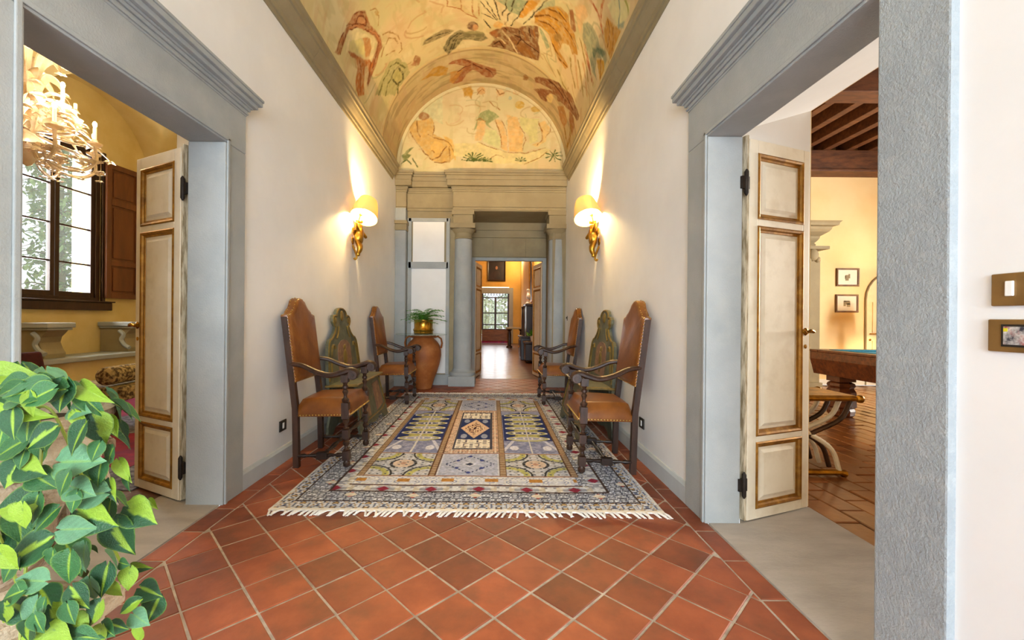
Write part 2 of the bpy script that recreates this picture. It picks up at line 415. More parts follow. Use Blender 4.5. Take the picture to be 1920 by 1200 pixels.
for cx, cy, p in cut:
    q = inset(p, .0045)
    if parea(q) <= .0001: continue
    if individual(cx, cy) and ntile < 270:
        gx = sum(a for a, _ in q)/len(q); gy = sum(b for _, b in q)/len(q)
        b = MB(); slab(b, [(x-gx, y-gy) for x, y in q], -.014, 0, .003)
        o = obj('tile', b, 'terracotta', floor); o.location = (gx, gy, rt.uniform(-.001, .001)); ntile += 1
    else: slab(rest, q, -.014, 0, .003)
tag(obj('tile_field', rest, 'terracotta_joined', floor), kind='stuff')
rest = MB(); bm_l = None; nb = 0
for x0, x1, y00, ln in ((XL, BL, 1.97, .2705), (BR, XR, 1.73, .2815)):
    y = y00-ln*16
    b = MB(); w2 = (x1-x0)/2-.004; slab(b, [(-w2, -ln/2+.004), (w2, -ln/2+.004), (w2, ln/2-.004), (-w2, ln/2-.004)], -.014, 0, .004); me = mesh('border_tile', b)
    while y < 7.7:
        c = y+ln/2
        if .3 < c < 5.2 and nb < 60:
            o = link('border_tile', me, 'terracotta', floor); o.location = ((x0+x1)/2, c, rt.uniform(-.001, .001)); o.rotation_euler = (0, rt.uniform(-.008, .008), rt.choice((0, PI))); nb += 1
        elif c > YB: slab(rest, [(x0+.004, y+.004), (x1-.004, y+.004), (x1-.004, y+ln-.004), (x0+.004, y+ln-.004)], -.014, 0, .004)
        y += ln
tag(obj('border_tile_field', rest, 'terracotta_joined', floor), kind='stuff')

# ------------------------------------------------------------------ cornice under the vault
def cornice_profile(x, s):
    return [(x, ZC), (x+s*.012, ZC), (x+s*.016, ZC+.03), (x+s*.03, ZC+.035), (x+s*.034, ZC+.07), (x+s*.05, ZC+.085), (x+s*.075, ZC+.12), (x+s*.085, ZC+.15), (x+s*.1, ZC+.155),
            (x+s*.1, ZC+.2), (x+s*.112, ZC+.215), (x+s*.115, ZT), (x-s*.02, ZT+.06), (x-s*.02, ZC)]
for nm, x, s, lab in (('trim_5', XL, 1, 'long grey stone cornice under the vault on the left'), ('trim_6', XR, -1, 'long grey stone cornice under the vault on the right')):
    root = struct(empty(nm), lab, 'cornice')
    ys = [YB, -3.3, -.9, .7, 2.1, 3.75 if s > 0 else 3.95, 5.4, 6.84]
    for a, b_ in zip(ys[:-1], ys[1:]):
        c = MB(); c.prism(cornice_profile(x, s), 'y', a+.0015, b_-.0015); obj('stone_block', c, 'stone_warm_lit', root)

# ------------------------------------------------------------------ end wall: columns, entablature, recessed door bay
wb = MB()
YW = 7.22                                        # face of the left bay
DX0, DX1 = -.40, 1.014                           # recess of the door bay
wb.box(XL, -.40, YW, 8.0, 0, 3.0)                # left bay mass
wb.box(DX1, XR+.3, 7.12, 8.0, 0, 3.0)
wb.box(XL, XR+.3, YW, 8.2, 3.0, 3.66)
wb.box(DX0-.9, -.38, 8.0, 8.2, 0, 3.0); wb.box(1.0, XR+.5, 8.0, 8.2, 0, 3.0); wb.box(-.38, 1.0, 8.0, 8.2, 2.30, 3.0)
wall_back = struct(obj('wall_back', wb, 'stone_warm_lit'), 'grey stone end wall of the corridor with a recessed doorway', 'wall')
for (a, b_, c, d) in ((-1.375, -.835, 2.11, 2.80), (-1.395, -.80, .20, 1.995)):
    p = MB(); p.box(a, b_, YW-.012, YW+.002, c, d); obj('plaster_panel', p, 'plaster', wall_back)
for (a, b_, c, d) in ((-1.45, -.76, 2.80, 2.86), (-1.45, -.76, 1.995, 2.11), (-1.46, -1.395, .18, 2.86), (-.80, -.74, .18, 2.86), (-1.47, -.66, 0, .18)):
    p = MB(); p.box(a, b_, YW-.035, YW+.002, c, d); obj('stone_band', p, 'stone', wall_back, bevel=.006)
# lintel courses in the recess (blocks with visible joints)
for (a, b_, c, d) in ((-.397, .0, 2.32, 2.68), (.003, .62, 2.32, 2.68), (.623, 1.012, 2.32, 2.68), (-.397, 1.012, 2.684, 2.82), (-.397, 1.012, 2.824, 2.998)):
    p = MB(); p.box(a, b_, 7.975 if c < 2.6 else 7.96, 8.0, c, d); obj('stone_block', p, 'stone_warm_lit', wall_back, bevel=.004)
for (a, b_, z0, z1) in ((-.395, -.33, 0, 2.30), (.945, 1.012, 0, 2.30), (-.33, .945, 2.24, 2.30)):
    p = MB(); p.box(a, b_, 7.93, 8.02, z0, z1); obj('door_surround', p, 'stone', wall_back, bevel=.006)
# side pilasters at the corridor corners
p = MB(); p.box(XL+.002, -1.47, 7.06, YW, 0, 3.0); obj('pilaster', p, 'stone', wall_back, bevel=.008)
p = MB(); p.box(XL+.002, -1.45, 7.03, YW, 2.62, 2.72); p.box(XL+.002, -1.44, 7.0, YW, 2.72, 2.78); obj('pilaster_capital', p, 'stone_warm_lit', wall_back, bevel=.008)
p = MB(); p.box(XL+.002, -1.45, 7.02, YW, 0, .17); obj('pilaster_base', p, 'stone', wall_back, bevel=.008)
# columns
def column(nm, x, y, r, label):
    root = struct(empty(nm, (x, y, 0)), label, 'column')
    b = MB(); b.box(-r*1.42, r*1.42, -r*1.42, r*1.42, 0, .17); obj('plinth', b, 'stone', root, bevel=.008)
    b = MB(); b.lathe([(r*1.38, .17), (r*1.42, .19), (r*1.36, .225), (r*1.2, .24), (r*1.12, .26), (r*1.05, .285)], seg=32); obj('base_moulding', b, 'stone', root, smooth=True)
    pr = [(r*(1.03-.13*max(0, k/14-.3)**1.3), .285+(2.50-.285)*k/14) for k in range(15)]
    b = MB(); b.lathe(pr, seg=40); obj('shaft', b, 'stone', root, smooth=True)
    e = pr[-1][0]
    b = MB(); b.lathe([(e, 2.5), (e*1.08, 2.505), (e*1.1, 2.52), (e*1.02, 2.535), (e, 2.54), (e, 2.60), (e*1.08, 2.61), (e*1.26, 2.65), (e*1.34, 2.67)], seg=32); obj('capital', b, 'stone_warm_lit', root, smooth=True)
    b = MB(); b.box(-e*1.42, e*1.42, -e*1.42, e*1.42, 2.67, 2.75); obj('abacus', b, 'stone_warm_lit', root, bevel=.006)
    b = MB(); b.box(-e*1.12, e*1.12, -e*1.12, e*1.12, 2.75, 2.90); b.box(-e*1.26, e*1.26, -e*1.26, e*1.26, 2.90, 2.978); obj('impost_block', b, 'stone_warm_lit', root, bevel=.006)
column('trim_7', -.51, 7.26, .158, 'tall round grey stone column left of the end doorway')
column('trim_8', 1.115, 7.26, .158, 'slender grey stone half column against the right wall beside the end doorway')
# entablature
root = struct(empty('trim_9'), 'grey stone entablature above the columns at the end of the corridor', 'entablature')
def ent(x0, x1, yf, ret0, ret1):
    """frieze and cornice over one bay; yf = face, ret = projecting ends"""
    steps = [(0, 2.98, 3.02), (-.012, 3.02, 3.03), (0, 3.03, 3.28), (.012, 3.28, 3.31), (.022, 3.31, 3.34), (.03, 3.34, 3.365), (.095, 3.365, 3.46), (.105, 3.46, 3.53), (.125, 3.53, 3.565), (.14, 3.565, 3.60)]
    names = {2: 'frieze', 6: 'corona'}
    lo = MB(); hi = MB()
    for k, (q, a, b_) in enumerate(steps):
        (lo if k < 3 else hi).box(x0-(q if ret0 else 0), x1+(q if ret1 else 0), yf-q, YW+.01, a, b_)
    obj('frieze', lo, 'stone_warm_lit', root, bevel=.003, bseg=1); obj('cornice', hi, 'stone_warm_lit', root, bevel=.004, bseg=1)
ent(-.68, XR-.002, 7.08, True, False)
ent(-1.49, -.69, 7.19, False, False)
ent(XL+.002, -1.47, 7.10, False, True)
p = MB(); p.box(-.68, XR, 7.1, 7.99, 2.965, 2.98); obj('soffit', p, 'stone_warm_lit', root)
# ------------------------------------------------------------------ painted surfaces: colours per vertex on a fine grid
rng = np.random.default_rng(4)
def vnoise(x, y, seed=0):
    xi = np.floor(x).astype(np.int64); yi = np.floor(y).astype(np.int64); fx = x-xi; fy = y-yi
    fx = fx*fx*(3-2*fx); fy = fy*fy*(3-2*fy)
    def h(a, b):
        n = (a*374761393+b*668265263+seed*974634777) & 0xffffffff
        n = ((n ^ (n >> 13))*1274126177) & 0xffffffff
        return ((n ^ (n >> 16)) & 0xffff)/65535.
    return (h(xi, yi)*(1-fx)+h(xi+1, yi)*fx)*(1-fy)+(h(xi, yi+1)*(1-fx)+h(xi+1, yi+1)*fx)*fy
def fbm(x, y, seed=0, o=4):
    s = 0; a = .5
    for k in range(o): s = s+a*vnoise(x*2**k, y*2**k, seed+k*17); a *= .5
    return s/(1-.5**o)
def C(h): return np.array(lin(h))
def blend(col, mask, c): col += (np.asarray(c)-col)*mask[:, None]
def sstep(a, b, x):
    t = np.clip((x-a)/(b-a), 0, 1); return t*t*(3-2*t)
def pdist(x, y, pts, closed):
    d = np.full(x.shape, 1e9); ins = np.zeros(x.shape, bool); n = len(pts)
    for i in range(n if closed else n-1):
        x0, y0 = pts[i]; x1, y1 = pts[(i+1) % n]; ex, ey = x1-x0, y1-y0; L = ex*ex+ey*ey+1e-12
        t = np.clip(((x-x0)*ex+(y-y0)*ey)/L, 0, 1); d = np.minimum(d, np.hypot(x-x0-t*ex, y-y0-t*ey))
        if closed and abs(ey) > 1e-9:
            cr = ((y0 > y) != (y1 > y)) & (x < (x1-x0)*(y-y0)/(y1-y0)+x0); ins ^= cr
    return np.where(ins, -d, d) if closed else d
def paint(col, u, v, data, edge=.014):
    wu = u+(fbm(u*9, v*9, 31)-.5)*.05; wv = v+(fbm(u*9, v*9, 57)-.5)*.05
    tex = fbm(u*26, v*26, 77)
    for row in data.strip().split('\n'):
        k, c, w_, *ps = row.split(); pts = [tuple(map(float, p.split(','))) for p in ps]
        a = np.array(pts); m = .08
        sel = (wu > a[:, 0].min()-m) & (wu < a[:, 0].max()+m) & (wv > a[:, 1].min()-m) & (wv < a[:, 1].max()+m)
        if not sel.any(): continue
        if k == 'p':
            d = pdist(wu[sel], wv[sel], pts, True); f = 1-sstep(-edge, edge*.6, d); f *= .62+.3*sstep(.3, .6, tex[sel])
            cc = C(c)[None, :]*(.85+.55*fbm(u[sel]*18, v[sel]*18, 5))[:, None]
            t = col[sel]; t += (cc-t)*f[:, None]; col[sel] = t
        else:
            w2 = float(w_); d = pdist(wu[sel], wv[sel], pts, False); f = (1-sstep(w2*.45, w2*1.25, d))*(.35+.65*sstep(.3, .55, tex[sel]))
            t = col[sel]; t += (C(c)[None, :]-t)*f[:, None]; col[sel] = t
def grid_obj(name, X, Y, Z, col, m, parent=None):
    if m == 'fresco': col = col*np.array([.85, .86, .77])
    nu, nv = X.shape; me = bpy.data.meshes.new(name)
    v = np.stack([X, Y, Z], -1).reshape(-1, 3)
    i = np.arange(nu*nv).reshape(nu, nv); f = np.stack([i[:-1, :-1], i[1:, :-1], i[1:, 1:], i[:-1, 1:]], -1).reshape(-1, 4)
    me.vertices.add(len(v)); me.vertices.foreach_set('co', v.ravel().astype(np.float32))
    me.loops.add(f.size); me.loops.foreach_set('vertex_index', f.ravel().astype(np.int32))
    me.polygons.add(len(f)); me.polygons.foreach_set('loop_start', np.arange(0, f.size, 4, dtype=np.int32))
    me.polygons.foreach_set('use_smooth', np.ones(len(f), bool))
    me.update(calc_edges=True)
    at = me.color_attributes.new('Col', 'FLOAT_COLOR', 'POINT')
    at.data.foreach_set('color', np.concatenate([col, np.ones((len(col), 1))], 1).ravel().astype(np.float32))
    return link(name, me, m, parent)
def fresco_ground(u, v, seed):
    n = len(u); col = np.tile(C('#dfcda2'), (n, 1))
    blend(col, sstep(.42, .68, fbm(u*2.1, v*2.1, seed))*.75, C('#dcc09c')); blend(col, sstep(.45, .7, fbm(u*2.7, v*2.7, seed+1))*.7, C('#cfc798'))
    blend(col, sstep(.5, .72, fbm(u*3.3, v*3.3, seed+2))*.7, C('#e9dcb8')); blend(col, sstep(.55, .75, fbm(u*5, v*5, seed+3))*.5, C('#cfae84'))
    blend(col, sstep(.58, .72, fbm(u*11, v*4, seed+4))*.35, C('#bbb080')); blend(col, sstep(.58, .75, fbm(u*4, v*13, seed+5))*.35, C('#d4ae8c'))
    return col
FV='''p a06038 1 0.6,4.44 0.68,4.44 0.77,4.48 0.83,4.58 0.83,4.69 0.83,4.79 0.86,4.93 0.9,5.08 0.87,5.22 0.78,5.26 0.67,5.32 0.47,5.34 0.38,5.33 0.44,5.2 0.59,5.18 0.74,5.15 0.82,5.09 0.8,4.95 0.74,4.79 0.67,4.64 0.53,4.49 0.47,4.46 0.39,4.48 0.28,4.47 0.2,4.42 0.16,4.3 0.31,4.35 0.44,4.39 0.52,4.41
p dccda4 1 0.5,4.48 0.62,4.6 0.72,4.8 0.79,5.03 0.7,5.15 0.6,5.13 0.65,5.03 0.73,4.94 0.71,4.85 0.63,4.75 0.53,4.65 0.47,4.56 0.38,4.61 0.3,4.57 0.39,4.53
p cfc48c 1 0.47,4.56 0.63,4.76 0.62,4.91 0.55,4.98 0.47,4.83 0.4,4.62
p bd8450 1 0.66,4.78 0.74,4.9 0.71,5.04 0.63,5.07 0.56,5
p b0682f 1 0.42,4.76 0.51,4.96 0.62,5.12 0.63,5.23 0.45,5.29 0.36,5.31 0.49,5.11 0.23,5.27 0.12,5.06 0.2,4.94 0.36,4.9
p 9a5a36 1 0.36,4.58 0.43,4.7 0.46,4.85 0.41,4.83 0.35,4.66
p e0caa0 1 0.49,5.08 0.55,5.14 0.51,5.22 0.36,5.31 0.32,5.41 0.25,5.29 0.37,5.17
p c89468 1 0.78,4.67 0.75,4.68 0.72,4.66 0.69,4.62 0.68,4.58 0.68,4.55 0.7,4.54 0.73,4.56 0.76,4.59 0.78,4.64
s 7c4426 0.011 0.65,4.55 0.71,4.53 0.77,4.58 0.79,4.66 0.78,4.71
s 7e4222 0.008 0.52,4.41 0.63,4.53 0.71,4.63 0.8,4.78
s 7e4222 0.008 0.53,4.49 0.68,4.63 0.79,4.86 0.87,5.04
s 7e4222 0.009 0.44,4.39 0.33,4.38 0.21,4.35
s 7e4222 0.009 0.46,4.44 0.34,4.45 0.23,4.44
s 7e4222 0.009 0.87,5.07 0.77,5.18 0.58,5.27
s 7e4222 0.007 0.69,4.45 0.76,4.5 0.82,4.6
s 7e4222 0.01 0.45,4.9 0.39,5.03 0.2,5.12
s 7e4222 0.011 0.61,5.17 0.52,5.24 0.4,5.3
s c98a5c 0.01 0.53,4.47 0.64,4.57 0.73,4.72
s c98a5c 0.01 0.78,4.82 0.84,4.96 0.87,5.12
s c98a5c 0.011 0.37,4.4 0.25,4.39
p a7a273 1 0.89,5.54 1.03,5.64 1.13,5.88 1.13,6.1 1.01,6.15 0.86,6.14 0.74,6.17 0.41,5.59 0.57,5.58 0.71,5.59
p b7ae74 1 1.01,6.04 0.97,6.1 0.91,6.09 0.85,6.01 0.83,5.9 0.84,5.81 0.88,5.76 0.94,5.78 0.99,5.85 1.02,5.95
s 5f5a35 0.017 0.98,5.79 1.02,6 0.98,6.1 0.86,6.05 0.82,5.8 0.91,5.76 0.98,5.79
s 77713f 0.017 0.6,5.91 0.7,5.82 0.83,5.82
s 77713f 0.02 0.87,6.07 0.79,6.22
s 77713f 0.016 0.53,5.72 0.67,5.66 0.82,5.66
s 77713f 0.015 0.87,5.63 0.99,5.7 1.08,5.94
s 77713f 0.019 0.48,5.7 0.6,5.69
p 96633f 1 1.35,6.04 1.32,6.1 1.29,6.11 1.26,6.07 1.24,6.01 1.24,5.93 1.27,5.89 1.3,5.87 1.33,5.91 1.35,5.97
p a87450 1 1.18,5.98 1.26,5.94 1.27,6.11
s b08a58 0.011 0.94,5.07 1.04,5.13 1.12,5.26 1.13,5.4
s b08a58 0.011 0.93,5.25 1,5.2 1.08,5.31 1.08,5.43
s b08a58 0.011 1.13,5.46 1.14,5.57 1.08,5.58
s b08a58 0.009 0.95,4.72 0.98,4.81 0.92,4.91
s b08a58 0.013 0.81,5.32 0.88,5.25
s b08a58 0.011 0.88,5.39 1.01,5.49
s b08a58 0.009 0.9,4.64 0.97,4.69 0.99,4.77
p b99a62 1 1,4.78 0.99,4.79 0.97,4.79 0.95,4.77 0.94,4.75 0.94,4.72 0.96,4.71 0.97,4.72 0.99,4.73 1,4.76
p 867654 1 1.41,5.81 1.48,5.72 1.62,5.7 1.8,5.68 1.92,5.75 1.85,5.8 1.7,5.83 1.54,5.83
p 6f6647 1 1.71,6.04 1.78,5.91 1.91,5.79 2,5.79 2.09,5.84 2.33,5.85 2.39,5.99 2.28,6.05 2.03,5.99 1.9,6.13 1.78,6.23 1.72,6.14
p 9a8f68 1 2.03,5.84 2.16,5.81 2.32,5.83 2.33,5.88 2.15,5.89
p 6b4530 1 2.26,5.73 2.24,5.79 2.2,5.82 2.14,5.81 2.09,5.77 2.08,5.72 2.1,5.66 2.15,5.64 2.2,5.64 2.25,5.68
p c9976c 1 2.25,5.75 2.24,5.8 2.22,5.82 2.19,5.82 2.17,5.79 2.17,5.75 2.18,5.71 2.2,5.69 2.22,5.69 2.24,5.71
s 4b4430 0.01 1.73,6.13 1.83,5.93 1.95,5.84
s 4b4430 0.01 1.79,6.19 1.88,5.95 2,5.85
s 4b4430 0.009 1.84,6.14 1.94,5.94 2.04,5.88
s 4b4430 0.01 1.49,5.75 1.65,5.75 1.85,5.75
s a2966c 0.008 1.77,6.13 1.85,5.94
s a2966c 0.009 1.88,6.11 1.96,5.92
s a2966c 0.009 2.03,5.96 2.32,5.96
p 8f9c80 1 2.48,5.24 2.89,5.08 2.79,5.4 2.65,5.39 2.59,5.29
p c98d2a 1 2.89,5.07 3.06,4.96 2.99,5.16 2.85,5.42 2.78,5.44 2.79,5.37
p a3a98c 1 3.01,5.14 3.14,4.94 3.23,4.84 3.25,4.92 3.08,5.16
p cbb68a 1 1.9,5.21 2.04,5.24 2.17,5.51 2.23,5.58 2.07,5.47 1.92,5.29
s b47a4c 0.009 1.86,5.19 1.87,5.3 2.03,5.39 2.11,5.5 2.23,5.58
s b47a4c 0.009 2.04,5.24 2.04,5.39
s b47a4c 0.009 2.18,5.26 2.18,5.51 2.22,5.58
s b47a4c 0.009 2.26,5.34 2.26,5.54
p b8812a 1 2.99,5.29 3.1,5.08 3.28,4.89 3.43,4.86 3.51,4.95 3.62,5.01 3.76,5.2 3.67,5.32 3.57,5.26 3.48,5.34 3.46,5.52 3.67,5.58 3.68,5.61 3.64,5.71 3.45,5.67 3.33,5.53 3.22,5.39 3,5.39
s 7f5015 0.012 3.01,5.27 3.2,5.11 3.37,5.07 3.54,5.09 3.67,5.14
s 7f5015 0.012 3.06,5.3 3.22,5.24 3.36,5.28 3.44,5.41
s 7f5015 0.012 3.16,5.04 3.32,4.97 3.46,4.98
s 7f5015 0.014 3.34,5.52 3.49,5.65 3.66,5.62
s dba53e 0.012 3.03,5.29 3.21,5.17 3.36,5.15 3.52,5.19
s dba53e 0.012 3.15,5.35 3.28,5.4 3.35,5.51
s dba53e 0.012 3.29,4.94 3.42,4.95
p 9c7a44 1 3.45,5.27 3.45,5.32 3.42,5.38 3.39,5.42 3.35,5.42 3.33,5.39 3.33,5.33 3.35,5.28 3.39,5.24 3.42,5.24
s 4a3d24 0.008 2.49,5.59 2.39,5.44 2.29,5.29
s 4a3d24 0.009 2.5,5.57 2.43,5.41 2.36,5.26
s 4a3d24 0.009 2.54,5.57 2.5,5.4 2.47,5.24
s 4a3d24 0.01 2.58,5.49 2.6,5.34 2.62,5.2
s 4a3d24 0.01 2.61,5.64 2.67,5.39 2.72,5.16
s 4a3d24 0.009 2.69,5.64 2.8,5.35 2.89,5.08
s 4a3d24 0.009 2.87,5.52 3.01,5.21 3.14,4.91
s 4a3d24 0.009 2.47,5.58 2.38,5.54 2.3,5.5
s 4a3d24 0.011 2.41,5.76 2.37,5.68 2.34,5.61
p 7a4a28 1 2.36,6.15 2.47,5.99 2.4,5.87 2.44,5.8 2.6,5.69 2.8,5.63 3.02,5.42 3.08,5.41 3.12,5.73 3.16,5.86 3.17,6.04 3.06,6.12 2.9,6.15 2.74,6.16 2.49,6.16
p 8f6130 1 2.72,5.9 2.86,5.86 3.11,5.99 3.15,6.06 2.96,6.13 2.83,6.05
s dfc7a0 0.018 2.57,5.78 2.66,5.88 2.74,6.01 2.82,6.13
s d9bd94 0.02 2.51,5.93 2.58,5.98 2.62,6.03
p d2a362 1 2.6,5.65 2.58,5.7 2.55,5.74 2.5,5.76 2.46,5.74 2.44,5.7 2.46,5.65 2.5,5.61 2.54,5.6 2.58,5.62
p 9a5f34 1 2.52,5.85 2.51,5.89 2.48,5.93 2.44,5.94 2.41,5.91 2.39,5.87 2.41,5.83 2.44,5.8 2.47,5.79 2.51,5.81
s 4f2b14 0.012 2.84,5.81 2.99,5.86 3.14,5.87
s 4f2b14 0.011 2.8,5.66 2.84,5.81 2.79,5.97
s 4f2b14 0.011 2.96,5.54 3,5.7
s 4f2b14 0.012 2.43,6.11 2.53,6.01 2.61,6.11
s 4f2b14 0.012 2.62,5.72 2.72,5.77 2.84,5.79
s a9713c 0.01 2.86,5.66 2.92,5.79
s a9713c 0.014 2.95,5.97 3.05,6.07
s a9713c 0.01 3.02,5.49 3.06,5.68
p 8f9a7c 1 3.08,5.4 3.15,5.44 3.3,5.62 3.25,5.7 3.15,5.58
p 8d9078 1 3.69,4.75 3.74,4.63 3.83,4.59 3.96,4.59 4.05,4.61 4.19,4.52 4.29,4.52 4.3,4.63 4.2,4.63 4.09,4.8 4.17,4.92 4.28,4.93 4.11,5.02 3.93,4.99 3.76,4.92
s e3dcc0 0.017 4.01,4.74 4.1,4.67 4.2,4.64
p 62745f 1 3.95,4.8 4.12,4.56 4.2,4.56 4.18,4.64 4.05,4.74 4.05,4.86 3.98,4.85
s a9ab90 0.013 3.72,4.74 3.82,4.75 3.92,4.79
s a9ab90 0.011 3.75,4.68 3.88,4.67 3.98,4.69
s a9ab90 0.014 3.87,4.81 4.02,4.86 4.14,4.93
p c08a3a 1 3.99,4.24 4.13,4.17 4.31,4.03 4.32,4.21 4.35,4.43 4.16,4.5 4.04,4.43
p c09030 1 4.1,4.81 4.22,4.61 4.32,4.64 4.33,4.85
s 94622a 0.011 4.02,4.25 4.12,4.3 4.2,4.44
s 94622a 0.012 4.15,4.19 4.24,4.26 4.32,4.39
s 94622a 0.017 4.17,4.7 4.31,4.81
s b5714a 0.037 3.82,4.96 3.97,5.06 4.07,5.09 4.21,5.11
p 96603a 1 3.44,4.8 3.49,4.73 3.63,4.93 3.61,4.99 3.55,4.99
p d8b183 1 3.51,4.67 3.63,4.52 3.72,4.57 3.69,4.74 3.69,4.91 3.58,4.81
s b86b45 0.022 3.68,4.4 3.76,4.38 3.84,4.39 3.91,4.41
s c0784e 0.024 3.87,4.19 3.89,4.32 3.94,4.43 4.03,4.45
p d3cc9e 1 3.93,4.16 3.99,4.03 4.23,3.73 4.31,3.8 4.29,3.95 4.19,4.11 4.07,4.17
s 8f9c90 0.018 4.07,3.93 4.16,3.98 4.23,4.09
s a9a55c 0.018 4.16,3.82 4.24,3.8 4.3,3.81
p 8f9a8c 1 4.19,4.11 4.29,3.92 4.33,3.97 4.23,4.09
s ac9158 0.02 3.71,4.97 3.83,5.06 3.96,5.13 4.08,5.23
s ac9158 0.022 3.65,5.41 3.75,5.58 3.9,5.72
s ac9158 0.023 3.8,5.28 3.93,5.4 4.11,5.54
s ac9158 0.023 3.5,5.89 3.68,6 3.85,6.01
s d3a97c 0.03 3.72,5.29 3.83,5.46 3.96,5.62
s d3a97c 0.031 3.89,5.2 4.04,5.31 4.19,5.4
p 9a5c3a 1 1.74,6.46 1.82,6.4 2,6.41 2.17,6.54 2.34,6.64 2.5,6.68 2.52,6.78 2.43,6.94 2.33,6.93 2.21,6.8 2.11,6.72 2,6.85 1.94,6.99 1.8,7.02 1.74,6.87 1.88,6.72 1.99,6.61 1.85,6.49
p b88a35 1 1.23,6.46 1.4,6.45 1.51,6.38 1.62,6.4 1.74,6.54 1.69,6.72 1.45,6.56
p c08c48 1 1.76,6.66 1.93,6.7 1.99,6.67 1.89,6.86 1.78,6.99 1.72,6.91
s 6f3a22 0.013 2,6.43 2.14,6.58 2.27,6.71
s 6f3a22 0.012 2.32,6.69 2.42,6.78 2.45,6.89
s 6f3a22 0.012 1.88,6.72 1.99,6.63 2.14,6.6
p 84502f 1 3.13,6.51 3.23,6.38 3.4,6.24 3.56,6.07 3.72,6.05 3.87,5.93 4.02,5.94 4.23,5.88 4.2,6.08 4.06,6.18 3.93,6.26 3.8,6.36 3.65,6.47 3.61,6.4 3.49,6.5 3.45,6.83 3.34,6.89 3.25,6.82 3.16,6.8 3.3,6.61 3.51,6.4 3.33,6.49 3.18,6.59
p a8743f 1 3.69,6.6 3.81,6.39 4.02,6.51 3.98,6.8 3.82,6.79
p 9c6236 1 3.96,6.25 4.06,6.18 4.21,6.21 4.24,6.48 4.07,6.46
p d8bb84 1 3.57,6.53 3.57,6.61 3.55,6.7 3.5,6.76 3.46,6.77 3.43,6.72 3.43,6.64 3.46,6.55 3.5,6.49 3.54,6.48
p 8f6238 1 3.05,6.59 3.04,6.64 3.01,6.69 2.98,6.72 2.95,6.72 2.94,6.68 2.94,6.63 2.97,6.59 3,6.56 3.03,6.56
s a47a34 0.041 4,6.76 4.13,6.84 4.24,6.83
s a47a34 0.044 4.12,6.41 4.21,6.59 4.24,6.9
s 603519 0.018 3.59,6.08 3.77,6.14 4.02,6.11
s 603519 0.018 3.41,6.27 3.63,6.23 3.81,6.23'''
